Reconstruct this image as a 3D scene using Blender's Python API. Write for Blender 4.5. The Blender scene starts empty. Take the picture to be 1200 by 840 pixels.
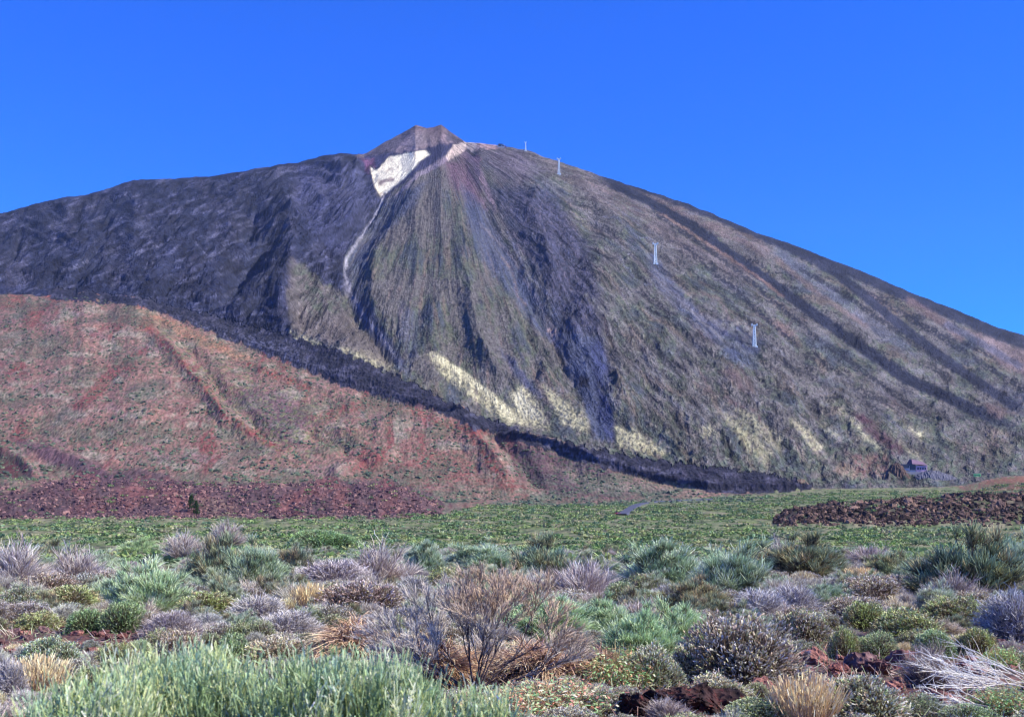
import bpy, math, random, re
import numpy as np
from mathutils import Vector
rng = np.random.default_rng(7)
random.seed(7)
SC = bpy.context.scene
COL = SC.collection

# ------------------------------------------------------------------ camera
F = 1300.0            # focal length in photograph pixels (photograph is 1200 wide)
V0 = 560.0            # image row of the horizon
cam = bpy.data.cameras.new('camera')
cam.sensor_width = 36.0
cam.lens = F / 1200.0 * 36.0
cam.shift_y = (V0 - 420.0) / 1200.0
cam.clip_start = 0.5
cam.clip_end = 40000
cam.dof.use_dof = True
cam.dof.focus_distance = 70.0
cam.dof.aperture_fstop = 2.4
camo = bpy.data.objects.new('camera', cam)
camo.location = (0, 0, 0)
camo.rotation_euler = (math.radians(90), 0, 0)
COL.objects.link(camo)
SC.camera = camo

# ------------------------------------------------------------------ light
SUN_EL = math.radians(42)
SUN_AZ = math.radians(102)      # clockwise from the view direction (+Y): right and slightly behind
sd = Vector((math.sin(SUN_AZ) * math.cos(SUN_EL), math.cos(SUN_AZ) * math.cos(SUN_EL), math.sin(SUN_EL)))
sun = bpy.data.lights.new('sun', 'SUN')
sun.energy = 4.9
sun.angle = math.radians(0.53)
sun.color = (1.0, 0.95, 0.86)
suno = bpy.data.objects.new('sun', sun)
suno.rotation_euler = sd.to_track_quat('Z', 'Y').to_euler()
COL.objects.link(suno)
w = bpy.data.worlds.new('World')
SC.world = w
w.use_nodes = True
nt = w.node_tree
bg = nt.nodes['Background']
sky = nt.nodes.new('ShaderNodeTexSky')
sky.sky_type = 'NISHITA'
sky.sun_disc = False
sky.sun_elevation = SUN_EL
sky.sun_rotation = SUN_AZ
sky.altitude = 2350
sky.air_density = 1.0
sky.dust_density = 0.0
sky.ozone_density = 6.0
tint = nt.nodes.new('ShaderNodeMix')
tint.data_type = 'RGBA'
tint.blend_type = 'MULTIPLY'
tint.inputs[0].default_value = 1.0
tint.inputs[7].default_value = (0.14, 0.80, 2.3, 1)
nt.links.new(sky.outputs[0], tint.inputs[6])
nt.links.new(tint.outputs[2], bg.inputs[0])
bg.inputs[1].default_value = 0.082
SC.view_settings.view_transform = 'Standard'
SC.view_settings.look = 'None'
SC.view_settings.exposure = 0.68
SC.view_settings.gamma = 1.0
SC.cycles.filter_width = 1.1
SC.cycles.max_bounces = 4
SC.cycles.diffuse_bounces = 2
SC.cycles.transparent_max_bounces = 4

# ------------------------------------------------------------------ helpers
def tag(o, label=None, cat=None, group=None, kind=None):
    if label: o['label'] = label
    if cat: o['category'] = cat
    if group: o['group'] = group
    if kind: o['kind'] = kind
    return o

def smooth(a, b, x):
    t = np.clip((x - a) / (b - a), 0, 1)
    return t * t * (3 - 2 * t)

def lin(c):
    c = np.asarray(c, float) / 255.0
    return np.where(c <= 0.04045, c / 12.92, ((c + 0.055) / 1.055) ** 2.4)

def _h(ix, iy, s):
    h = (ix.astype(np.int64) * 374761393 + iy.astype(np.int64) * 668265263 + s * 1274126177) & 0xffffffff
    h = ((h ^ (h >> 13)) * 1274126177) & 0xffffffff
    h = h ^ (h >> 16)
    return (h & 0xffff).astype(np.float32) / 65535.0

def pn(x, y, s=0):
    x = np.asarray(x, float); y = np.asarray(y, float)
    x, y = np.broadcast_arrays(x, y)
    ix = np.floor(x); iy = np.floor(y)
    fx = (x - ix).astype(np.float32); fy = (y - iy).astype(np.float32)
    ux = fx * fx * (3 - 2 * fx); uy = fy * fy * (3 - 2 * fy)
    r = 0
    for dx in (0, 1):
        for dy in (0, 1):
            a = _h(ix + dx, iy + dy, s) * 6.2831853
            g = np.cos(a) * (fx - dx) + np.sin(a) * (fy - dy)
            r = r + g * (ux if dx else 1 - ux) * (uy if dy else 1 - uy)
    return r * 1.5

def fbm(x, y, o=4, s=0, lac=2.07, gain=0.5):
    r = 0; a = 1.0; t = 0
    for k in range(o):
        r = r + a * pn(x, y, s + k * 17); t += a
        x = x * lac + 3.1; y = y * lac + 1.7; a *= gain
    return r / t

def ridged(x, y, o=4, s=0):
    r = 0; a = 1.0; t = 0
    for k in range(o):
        r = r + a * (1 - 2 * np.abs(pn(x, y, s + k * 13))); t += a
        x = x * 2.1 + 5.2; y = y * 2.1 + 1.3; a *= 0.5
    return r / t

def polydist(u, v, pts):
    best = np.full(u.shape, 1e9); tt = np.zeros(u.shape)
    n = len(pts) - 1
    for k in range(n):
        ax, ay = pts[k]; bx, by = pts[k + 1]
        dx, dy = bx - ax, by - ay
        q = np.clip(((u - ax) * dx + (v - ay) * dy) / (dx * dx + dy * dy + 1e-9), 0, 1)
        d = np.hypot(u - ax - q * dx, v - ay - q * dy)
        m = d < best
        best = np.where(m, d, best); tt = np.where(m, (k + q) / n, tt)
    return best, tt

def line_mask(u, v, pts, wd, soft=0.6, w2=None, taper=True):
    """1 on the line, 0 beyond its width"""
    W = max(wd, w2 or wd) * (1 + soft) + 2
    xs = [p[0] for p in pts]; ys = [p[1] for p in pts]
    m = (u > min(xs) - W) & (u < max(xs) + W) & (v > min(ys) - W) & (v < max(ys) + W)
    out = np.zeros(u.shape)
    if m.any():
        d, t = polydist(u[m], v[m], pts)
        ww = wd + ((w2 or wd) - wd) * t
        r = 1 - smooth(ww * (1 - soft), ww * (1 + soft), d)
        if taper: r = r * smooth(-0.01, 0.06, t) * (1 - smooth(0.94, 1.01, t) * 0.999)
        out[m] = r
    return out

def poly_mask(u, v, pts, soft=3.0):
    xs = [p[0] for p in pts]; ys = [p[1] for p in pts]
    m = (u > min(xs) - soft) & (u < max(xs) + soft) & (v > min(ys) - soft) & (v < max(ys) + soft)
    out = np.zeros(u.shape)
    if not m.any(): return out
    uu = u[m]; vv = v[m]
    ins = np.zeros(uu.shape, bool)
    n = len(pts)
    for k in range(n):
        x1, y1 = pts[k]; x2, y2 = pts[(k + 1) % n]
        if y1 == y2: continue
        c = ((y1 > vv) != (y2 > vv)) & (uu < (x2 - x1) * (vv - y1) / (y2 - y1) + x1)
        ins ^= c
    d, _ = polydist(uu, vv, list(pts) + [pts[0]])
    sdv = np.where(ins, d, -d)
    out[m] = smooth(-soft, soft, sdv)
    return out

def mesh_np(name, verts, faces, col=None, smooth_shade=True):
    """faces: (n,3) or (n,4) int array"""
    me = bpy.data.meshes.new(name)
    verts = np.asarray(verts, np.float32); faces = np.asarray(faces, np.int32)
    me.vertices.add(len(verts)); me.vertices.foreach_set('co', verts.ravel())
    k = faces.shape[1]
    me.loops.add(faces.size); me.loops.foreach_set('vertex_index', faces.ravel())
    me.polygons.add(len(faces))
    me.polygons.foreach_set('loop_start', np.arange(0, faces.size, k, dtype=np.int32))
    me.polygons.foreach_set('loop_total', np.full(len(faces), k, np.int32))
    me.polygons.foreach_set('use_smooth', np.full(len(faces), smooth_shade, bool))
    if col is not None:
        a = me.color_attributes.new('Col', 'FLOAT_COLOR', 'POINT')
        c = np.ones((len(verts), 4), np.float32); c[:, :3] = col
        a.data.foreach_set('color', c.ravel())
    me.update(calc_edges=True)
    return me

def link(name, me, mat=None, parent=None, loc=None):
    o = bpy.data.objects.new(name, me)
    COL.objects.link(o)
    if mat is not None and len(me.materials) == 0: me.materials.append(mat)
    if parent: o.parent = parent
    if loc is not None: o.location = loc
    return o

def node_mat(name):
    m = bpy.data.materials.new(name); m.use_nodes = True
    return m, m.node_tree, m.node_tree.nodes['Principled BSDF']

# ------------------------------------------------------------------ materials
GAIN = 1.0
def terrain_mat(name, s1, s2, var, bumpd, bump=0.7, rough=0.95, stretch=(1, 1, 1), cell=0.0, flow=0.0, fbump=0.0):
    m, t, b = node_mat(name)
    b.inputs['Roughness'].default_value = rough
    b.inputs['Specular IOR Level'].default_value = 0.1
    at = t.nodes.new('ShaderNodeAttribute'); at.attribute_name = 'Col'
    geo = t.nodes.new('ShaderNodeNewGeometry')
    n1 = t.nodes.new('ShaderNodeTexNoise'); n1.inputs['Scale'].default_value = s1; n1.inputs['Detail'].default_value = 6; n1.inputs['Roughness'].default_value = 0.7
    n2 = t.nodes.new('ShaderNodeTexVoronoi'); n2.inputs['Scale'].default_value = s2
    mp = t.nodes.new('ShaderNodeMapping'); mp.inputs['Scale'].default_value = stretch; t.links.new(geo.outputs['Position'], mp.inputs['Vector'])
    t.links.new(mp.outputs[0], n1.inputs['Vector']); t.links.new(mp.outputs[0], n2.inputs['Vector'])
    mr = t.nodes.new('ShaderNodeMapRange'); mr.inputs[1].default_value = 0.3; mr.inputs[2].default_value = 0.7
    mr.inputs[3].default_value = 1 - var; mr.inputs[4].default_value = 1 + var
    t.links.new(n1.outputs['Fac'], mr.inputs[0])
    mr2 = t.nodes.new('ShaderNodeMapRange'); mr2.inputs[1].default_value = 0.0; mr2.inputs[2].default_value = 0.8
    mr2.inputs[3].default_value = 1 - var * 0.7; mr2.inputs[4].default_value = 1 + var * 0.7
    t.links.new(n2.outputs['Distance'], mr2.inputs[0])
    mm = t.nodes.new('ShaderNodeMath'); mm.operation = 'MULTIPLY'
    t.links.new(mr.outputs[0], mm.inputs[0]); t.links.new(mr2.outputs[0], mm.inputs[1])
    if cell:      # scattered blocks and clumps, each with its own tone
        n3 = t.nodes.new('ShaderNodeTexVoronoi'); n3.inputs['Scale'].default_value = cell; t.links.new(mp.outputs[0], n3.inputs['Vector'])
        sp = t.nodes.new('ShaderNodeSeparateColor'); t.links.new(n3.outputs['Color'], sp.inputs[0])
        mr3 = t.nodes.new('ShaderNodeMapRange'); mr3.inputs[3].default_value = 0.84; mr3.inputs[4].default_value = 1.16; t.links.new(sp.outputs[0], mr3.inputs[0])
        m3 = t.nodes.new('ShaderNodeMath'); m3.operation = 'MULTIPLY'; t.links.new(mm.outputs[0], m3.inputs[0]); t.links.new(mr3.outputs[0], m3.inputs[1]); mm = m3
        # some cells hold a small dark bush or block
        lt_ = t.nodes.new('ShaderNodeMath'); lt_.operation = 'GREATER_THAN'; lt_.inputs[1].default_value = 0.62; t.links.new(sp.outputs[1], lt_.inputs[0])
        ds_ = t.nodes.new('ShaderNodeMapRange'); ds_.inputs[1].default_value = 0.22; ds_.inputs[2].default_value = 0.38; ds_.inputs[3].default_value = 0.5; ds_.inputs[4].default_value = 0.0; t.links.new(n3.outputs['Distance'], ds_.inputs[0])
        mu_ = t.nodes.new('ShaderNodeMath'); mu_.operation = 'MULTIPLY'; t.links.new(lt_.outputs[0], mu_.inputs[0]); t.links.new(ds_.outputs[0], mu_.inputs[1])
        iv_ = t.nodes.new('ShaderNodeMath'); iv_.operation = 'SUBTRACT'; iv_.inputs[0].default_value = 1.0; t.links.new(mu_.outputs[0], iv_.inputs[1])
        m4 = t.nodes.new('ShaderNodeMath'); m4.operation = 'MULTIPLY'; t.links.new(m3.outputs[0], m4.inputs[0]); t.links.new(iv_.outputs[0], m4.inputs[1]); mm = m4
    fh = None
    if flow:      # lava and scree streaks that run down the fall line
        fl_ = t.nodes.new('ShaderNodeAttribute'); fl_.attribute_name = 'Flow'
        sx_ = t.nodes.new('ShaderNodeSeparateXYZ'); t.links.new(fl_.outputs['Vector'], sx_.inputs[0])
        wn = t.nodes.new('ShaderNodeTexNoise'); wn.noise_dimensions = '2D'; wn.inputs['Scale'].default_value = .22; wn.inputs['Detail'].default_value = 2; t.links.new(fl_.outputs['Vector'], wn.inputs['Vector'])
        ml = t.nodes.new('ShaderNodeMath'); ml.operation = 'MULTIPLY_ADD'; ml.inputs[1].default_value = 1.6; t.links.new(wn.outputs['Fac'], ml.inputs[0]); t.links.new(sx_.outputs[0], ml.inputs[2])
        cb_ = t.nodes.new('ShaderNodeCombineXYZ'); t.links.new(ml.outputs[0], cb_.inputs[0]); t.links.new(sx_.outputs[1], cb_.inputs[1])
        n5 = t.nodes.new('ShaderNodeTexNoise'); n5.noise_dimensions = '2D'; n5.inputs['Scale'].default_value = 0.55; n5.inputs['Detail'].default_value = 5; n5.inputs['Roughness'].default_value = .62; t.links.new(cb_.outputs[0], n5.inputs['Vector'])
        r5 = t.nodes.new('ShaderNodeMapRange'); r5.inputs[1].default_value = .36; r5.inputs[2].default_value = .64; r5.inputs[3].default_value = 1 - flow; r5.inputs[4].default_value = 1 + flow; t.links.new(n5.outputs['Fac'], r5.inputs[0])
        m5 = t.nodes.new('ShaderNodeMath'); m5.operation = 'SUBTRACT'; m5.inputs[1].default_value = 1; t.links.new(r5.outputs[0], m5.inputs[0])
        m6 = t.nodes.new('ShaderNodeMath'); m6.operation = 'MULTIPLY_ADD'; m6.inputs[2].default_value = 1; t.links.new(m5.outputs[0], m6.inputs[0]); t.links.new(sx_.outputs[2], m6.inputs[1])
        m7 = t.nodes.new('ShaderNodeMath'); m7.operation = 'MULTIPLY'; t.links.new(mm.outputs[0], m7.inputs[0]); t.links.new(m6.outputs[0], m7.inputs[1]); mm = m7
        fh = t.nodes.new('ShaderNodeMath'); fh.operation = 'MULTIPLY'; t.links.new(n5.outputs['Fac'], fh.inputs[0]); t.links.new(sx_.outputs[2], fh.inputs[1])
    vm = t.nodes.new('ShaderNodeVectorMath'); vm.operation = 'SCALE'
    t.links.new(at.outputs['Color'], vm.inputs[0]); t.links.new(mm.outputs[0], vm.inputs['Scale'])
    t.links.new(vm.outputs[0], b.inputs['Base Color'])
    ad = t.nodes.new('ShaderNodeMath'); ad.operation = 'ADD'
    t.links.new(n1.outputs['Fac'], ad.inputs[0]); t.links.new(n2.outputs['Distance'], ad.inputs[1])
    bp = t.nodes.new('ShaderNodeBump'); bp.inputs['Strength'].default_value = bump; bp.inputs['Distance'].default_value = bumpd
    t.links.new(ad.outputs[0], bp.inputs['Height']); t.links.new(bp.outputs[0], b.inputs['Normal'])
    if fh:
        b2 = t.nodes.new('ShaderNodeBump'); b2.inputs['Strength'].default_value = 1.0; b2.inputs['Distance'].default_value = fbump
        t.links.new(fh.outputs[0], b2.inputs['Height']); t.links.new(bp.outputs[0], b2.inputs['Normal']); t.links.new(b2.outputs[0], b.inputs['Normal'])
    return m

M_MOUNT = terrain_mat('volcanic_slope', 0.13, 0.2, 0.34, 2.4, 0.8, stretch=(1, .5, .8), cell=0.18, flow=.34, fbump=13.0)
M_HILL = terrain_mat('red_cinder_slope', 0.22, 0.3, 0.3, 1.4, 0.7, stretch=(1, .35, .6), cell=0.22)
M_PLAIN = terrain_mat('scrub_plain_soil', 0.12, 0.3, 0.25, 1.0, 0.6)
M_SOIL = terrain_mat('red_volcanic_soil', 2.5, 6.0, 0.35, 0.10, 0.9)
M_ROCK = terrain_mat('lava_rock', 3.0, 8.0, 0.4, 0.10, 0.9)
M_BOULD = terrain_mat('far_lava_rock', 0.5, 1.0, 0.25, 0.5, 0.5)

def plant_mat(name, transl=0.25, rough=0.8):
    m, t, b = node_mat(name)
    b.inputs['Roughness'].default_value = rough
    b.inputs['Specular IOR Level'].default_value = 0.15
    at = t.nodes.new('ShaderNodeAttribute'); at.attribute_name = 'Col'
    oi = t.nodes.new('ShaderNodeObjectInfo')
    mx = t.nodes.new('ShaderNodeVectorMath'); mx.operation = 'MULTIPLY'
    t.links.new(at.outputs['Color'], mx.inputs[0]); t.links.new(oi.outputs['Color'], mx.inputs[1])
    t.links.new(mx.outputs[0], b.inputs['Base Color'])
    if transl:
        tr = t.nodes.new('ShaderNodeBsdfTranslucent'); ms = t.nodes.new('ShaderNodeMixShader'); ms.inputs[0].default_value = transl
        t.links.new(mx.outputs[0], tr.inputs['Color']); t.links.new(b.outputs[0], ms.inputs[1]); t.links.new(tr.outputs[0], ms.inputs[2])
        t.links.new(ms.outputs[0], t.nodes['Material Output'].inputs['Surface'])
    return m
M_LEAF = plant_mat('foliage', 0.12)
M_WOOD = plant_mat('dry_wood', 0.0, 0.9)

def flat_mat(name, c, rough=0.8, metal=0.0, var=0.15, sc=0.5):
    m, t, b = node_mat(name)
    b.inputs['Roughness'].default_value = rough; b.inputs['Metallic'].default_value = metal
    n = t.nodes.new('ShaderNodeTexNoise'); n.inputs['Scale'].default_value = sc; n.inputs['Detail'].default_value = 4
    g = t.nodes.new('ShaderNodeNewGeometry'); t.links.new(g.outputs['Position'], n.inputs['Vector'])
    mr = t.nodes.new('ShaderNodeMapRange'); mr.inputs[3].default_value = 1 - var; mr.inputs[4].default_value = 1 + var
    t.links.new(n.outputs['Fac'], mr.inputs[0])
    vm = t.nodes.new('ShaderNodeVectorMath'); vm.operation = 'SCALE'; vm.inputs[0].default_value = c
    t.links.new(mr.outputs[0], vm.inputs['Scale']); t.links.new(vm.outputs[0], b.inputs['Base Color'])
    return m

# ------------------------------------------------------------------ the terrain
_py = [-200, 0, 8, 15, 22, 30, 50, 80, 130, 200, 300, 450, 600, 740, 3000]
_pz = [-3.0, -3.0, -3.0, -3.2, -3.75, -4.35, -5.8, -7.8, -10.9, -14.7, -19.5, -23.8, -25.6, -26.6, -26.6]
_ty = np.arange(-200, 3000, 0.5)
_tz = np.interp(_ty, _py, _pz)
for _ in range(3):
    _k = np.ones(15) / 15.0
    _tz = np.convolve(np.pad(_tz, 7, mode='edge'), _k, mode='valid')
def ground0(x, y):
    z = np.interp(y, _ty, _tz)
    a = np.clip(y / 60.0, 0.25, 3.0)
    z = z + a * (0.35 * fbm(x / 9, y / 9, 3, 11) + 0.12 * fbm(x / 1.7, y / 1.7, 3, 12))
    return z

def I(pairs, u):
    return np.interp(u, [p[0] for p in pairs], [p[1] for p in pairs])

SIL = [(-1500, 600), (-900, 520), (-600, 430), (-300, 335), (-100, 281), (0, 252), (40, 240), (75, 232), (100, 229), (130, 220), (157, 211),
       (200, 210), (247, 207), (283, 201), (328, 193), (350, 191), (373, 184), (400, 180), (427, 181), (450, 167), (470, 157),
       (480, 151), (487, 146.5), (494, 148.5), (500, 150.5), (508, 149), (517, 146), (527, 154), (546, 167), (563, 168), (587, 171), (617, 176), (647, 187),
       (667, 193), (697, 204), (717, 210), (800, 237), (843, 254), (883, 271), (933, 288), (977, 306), (1013, 319), (1033, 328),
       (1067, 343), (1120, 363), (1167, 383), (1200, 393), (1300, 432), (1500, 495), (1800, 540), (2400, 590)]
V3 = [(-1500, 575), (-300, 560), (0, 560), (250, 566), (400, 572), (520, 584), (650, 590), (830, 584), (950, 580), (1050, 579), (1130, 578), (1200, 573), (2400, 570)]
Y3 = [(-1500, 1150), (400, 1150), (700, 1200), (2400, 1250)]
V4 = [(-1500, 560), (-600, 470), (-300, 390), (0, 347), (100, 345), (160, 356), (200, 371), (270, 398), (350, 430), (400, 450), (440, 461), (500, 478), (560, 503), (620, 521),
      (700, 546), (760, 562), (830, 574), (900, 575), (950, 573), (1050, 573), (1130, 572), (1200, 566), (2400, 566)]
Y4 = [(-1500, 2300), (0, 2300), (100, 2250), (160, 2150), (270, 2000), (400, 1750), (500, 1600), (620, 1450), (700, 1350), (830, 1280), (950, 1300), (1200, 1480), (2400, 1700)]
V5 = [(-1500, 540), (-600, 450), (-300, 375), (0, 333), (100, 335), (160, 345), (250, 368), (340, 392), (400, 411), (460, 438), (500, 456), (560, 486), (620, 508), (700, 526), (780, 541), (850, 550),
      (950, 565), (1050, 562), (1130, 560), (1200, 553), (2400, 550)]
Y7 = [(-1500, 3500), (0, 4100), (400, 4150), (430, 4300), (470, 4450), (530, 4450), (563, 4150), (650, 4080), (800, 4000), (1200, 3800), (2400, 3300)]

ucol = np.concatenate([np.linspace(-1400, -160, 26), np.linspace(-150, -32, 60)[:-1], np.arange(-30, 1231, 1.42), np.linspace(1234, 1350, 60), np.linspace(1365, 2600, 26)])
s = (ucol - 600.0) / F
NU = len(ucol)
y2 = np.full(NU, 740.0)
y3 = I(Y3, ucol); y4 = I(Y4, ucol); y7 = I(Y7, ucol); y5 = y4 + 130 + 60 * smooth(300, 0, ucol)
z3 = (V0 - I(V3, ucol)) * y3 / F; z4 = (V0 - I(V4, ucol) - 4.0 * fbm(ucol / 28.0, ucol * 0, 3, 9) * smooth(0, 60, ucol) * (ucol < 700)) * y4 / F; z5 = (V0 - I(V5, ucol)) * y5 / F; z7 = (V0 - I(SIL, ucol)) * y7 / F
segs = []
def seg(ya, yb, za, zb, n, hf=lambda t: t, last=False):
    t = np.linspace(0, 1, n + 1)
    if not last: t = t[:-1]
    T = t[:, None]
    segs.append((ya + (yb - ya) * T, za + (zb - za) * hf(T), np.full((len(t), 1), 0.0)))
Yr = []; Zr = []
def addseg(ya, yb, za, zb, n, hf=None, end=False):
    t = np.linspace(0, 1, n + 1)
    if not end: t = t[:-1]
    T = t[:, None]
    Yr.append(ya[None, :] + (yb - ya)[None, :] * T)
    Zr.append(za[None, :] + (zb - za)[None, :] * (hf(T) if hf else T))
one = np.ones(NU)
# plain 110..740 from ground function, spaced evenly in image rows
vv_ = np.linspace(0, 1, 110)[:-1]
yy_ = 110.0 * (740.0 / 110.0) ** vv_
Yp = yy_[:, None] * one[None, :]
Yr.append(Yp); Zr.append(ground0(Yp * s[None, :], Yp))
z2 = ground0(y2 * s, y2)
addseg(y2, y3, z2, z3, 50, lambda t: 0.6 * t + 0.4 * smooth(0, .5, t) * 1.0 if False else t)
addseg(y3, y4, z3, z4, 165, lambda t: t ** 1.05)
addseg(y4, y5, z4, z5, 45)
addseg(y5, y7, z5, z7, 275, lambda t: 0.86 * t + 0.14 * t * t * t)
addseg(y7, y7 + 1500, z7, z7 - 1300, 14, lambda t: t * (0.35 + 0.65 * t), True)
Y = np.concatenate(Yr, 0); Z = np.concatenate(Zr, 0)
NR = Y.shape[0]
r_ridge = NR - 15
# soften creases between the bands
Zs = Z.copy()
for _ in range(14):
    Zs[1:-1] = (Zs[:-2] + 2 * Zs[1:-1] + Zs[2:]) / 4
wgt = np.ones(NR)
wgt[:115] = 0; wgt[r_ridge - 30:] = 0
Z = Z + (Zs - Z) * wgt[:, None]
X = Y * s[None, :]
U = np.broadcast_to(ucol[None, :], Z.shape).copy()
V = V0 - F * Z / Y
ROW = np.broadcast_to(np.arange(NR)[:, None], Z.shape)
behind = ROW > r_ridge

# --- relief, in metres
apx, apy = 512.0, 150.0
ang = np.arctan2(V - apy, U - apx); rho = np.hypot(V - apy, U - apx)
warp = 0.05 * fbm(U / 90, V / 90, 3, 5)
A2 = ang + warp
wx = 6 * fbm(U / 25, V / 25, 3, 31); wy = 6 * fbm(U / 25 + 40, V / 25, 3, 32)
Uw = U + wx; Vw = V + wy
mt = smooth(0, 25, ROW - (109 + 50 + 165 + 20)) * (1 - smooth(0.5, 1, behind))       # on the mountain only
mt = mt * (1 - 0.9 * smooth(r_ridge - 22, r_ridge, ROW))
leftm = poly_mask(U, V, [(-2000, 100), (430, 100), (437, 215), (447, 238), (425, 275), (405, 300), (405, 340), (375, 325), (352, 308), (336, 345), (345, 398), (240, 372), (160, 352), (0, 340), (-2000, 460)], 14)
D = np.zeros_like(Z)
gr = ridged(A2 * 7, rho / 260, 4, 41)
D += mt * smooth(30, 160, rho) * (5 + 16 * leftm) * (gr - 0.35)
gr2 = ridged(A2 * 24, rho / 150, 3, 51)
D += mt * smooth(40, 260, rho) * 2 * (gr2 - 0.3)
D += mt * 14 * (fbm(X / 260, Y / 330, 4, 55)) * smooth(20, 120, rho)
# lava levees of the left flank
lev = ridged((U * 0.38 + V) / 30.0 + 0.9 * fbm(U / 60, V / 60, 2, 61), (U - V * 0.4) / 120.0, 4, 62)
D += mt * leftm * 38 * (lev - 0.3)
rs = smooth(15, 120, rho) * (1 - .72 * poly_mask(U, V, [(470, 160), (560, 190), (620, 330), (650, 520), (480, 470), (440, 330)], 40))
D += mt * rs * 7.0 * fbm(A2 * 13, rho / 75, 3, 71)
D += mt * rs * 4.2 * (ridged(A2 * 26 + .5 * fbm(U / 18, V / 18, 2, 75), rho / 46, 3, 72) - .35) * (0.5 + smooth(-.15, .25, fbm(U / 55, V / 55, 2, 76)))
D += mt * (2.6 * fbm(X / 15, Y / 30, 3, 73)) * (1 + 0.9 * leftm)
oc = smooth(.16, .30, fbm(U / 11 + V / 40, V / 7, 3, 79) + .35 * fbm(U / 50, V / 50, 2, 83))
oc = np.maximum(oc, .8 * poly_mask(U, V, [(615, 285), (650, 275), (700, 300), (705, 345), (680, 385), (640, 345)], 12) * smooth(-.05, .15, fbm(U / 12, V / 9, 3, 84)))
D += mt * (1 - leftm) * oc * 5 * np.abs(fbm(X / 12, Y / 26, 3, 80)) * 2
lav2 = ridged((U * 0.42 + V) / 13.0 + 0.9 * fbm(U / 30, V / 30, 2, 77), (U - V * 0.4) / 60.0, 3, 78)
D += mt * leftm * 9 * (lav2 - .3)
def gully(pts, wd, amp, w2=None):
    global D
    W = max(wd, w2 or wd) + 2
    xs = [p[0] for p in pts]; ys = [p[1] for p in pts]
    m = (U > min(xs) - W) & (U < max(xs) + W) & (V > min(ys) - W) & (V < max(ys) + W) & ~behind
    if not m.any(): return
    d, t = polydist(Uw[m], Vw[m], pts)
    ww = wd + ((w2 or wd) - wd) * t
    p = np.clip(1 - d / ww, 0, 1)
    p = p * smooth(-0.02, 0.2, t) * (1 - smooth(0.8, 1.02, t))
    D[m] -= 0.72 * amp * p ** 1.25
gully([(452, 210), (447, 238), (425, 275), (405, 305), (406, 330), (418, 362), (450, 400), (478, 436)], 42, 50, 28)
gully([(500, 205), (470, 250), (440, 300), (435, 350), (450, 400)], 20, -26, 22)
gully([(545, 190), (562, 230), (590, 285), (612, 325), (645, 385), (668, 432), (697, 512)], 46, 36, 26)
gully([(690, 240), (680, 290), (668, 340), (655, 385)], 34, 26, 24)
gully([(728, 385), (712, 420), (700, 465), (702, 515)], 24, 9, 20)
gully([(715, 330), (715, 400), (730, 450), (740, 520)], 26, -12, 24)
gully([(635, 210), (622, 250), (640, 300), (650, 345)], 24, -30, 18)
gully([(530, 190), (540, 240), (545, 320), (560, 400), (590, 470)], 40, -38, 20)
gully([(610, 330), (618, 380), (630, 425), (622, 452)], 16, 22)
gully([(500, 330), (485, 385), (478, 435)], 20, 16, 14)
gully([(512, 340), (505, 400), (520, 450)], 16, -12, 14)
gully([(750, 280), (775, 320), (815, 365), (880, 430), (930, 490)], 22, 26, 20)
gully([(660, 200), (720, 260), (800, 350), (880, 440), (960, 540)], 26, -22, 24)
gully([(720, 213), (800, 262), (870, 310), (960, 372), (1060, 442), (1210, 512)], 14, 20, 18)
gully([(880, 290), (960, 345), (1080, 425), (1230, 500)], 16, 24, 20)
gully([(840, 262), (920, 320), (1000, 375), (1120, 455), (1230, 520)], 14, -18, 18)
gully([(320, 200), (335, 250), (345, 300), (330, 350), (325, 395)], 30, -52, 24)
gully([(375, 190), (385, 240), (378, 290), (365, 315)], 24, 22, 20)
gully([(300, 240), (290, 300), (262, 370)], 26, 44, 20)
gully([(420, 182), (418, 220), (408, 270)], 16, -24)
gully([(880, 470), (905, 510), (930, 550)], 12, 12); gully([(845, 430), (880, 480), (920, 545)], 14, -10)
# crags
# the pale pumice fans are smooth
fan_ = poly_mask(U, V, [(495, 408), (516, 408), (600, 450), (660, 450), (700, 490), (790, 525), (785, 537), (690, 512), (600, 502), (520, 450)], 9)
D = D * (1 - .75 * fan_)
cr = poly_mask(U, V, [(575, 215), (640, 215), (690, 290), (705, 390), (655, 400), (640, 330), (605, 290), (580, 250)], 14) + \
     poly_mask(U, V, [(440, 225), (500, 215), (520, 240), (470, 290), (430, 300)], 12) * 0.7
D += mt * cr * (5 * np.abs(fbm(A2 * 22, rho / 22, 4, 81)) + 3 * np.abs(fbm(X / 22, Y / 40, 3, 82))) * 2.0 * (1 + 0 * U)
# lava flow: raised, rough, with a steep front
fl = smooth(0, 8, ROW - (109 + 50 + 165 - 6)) * (1 - smooth(0, 16, ROW - (109 + 50 + 165 + 38)))
fl *= (1 - smooth(940, 955, U)) * smooth(60, 180, U)
D += fl * (7 + 5 * ridged(X / 60, Y / 60, 3, 91) + 3 * fbm(X / 14, Y / 14, 3, 92))
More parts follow.
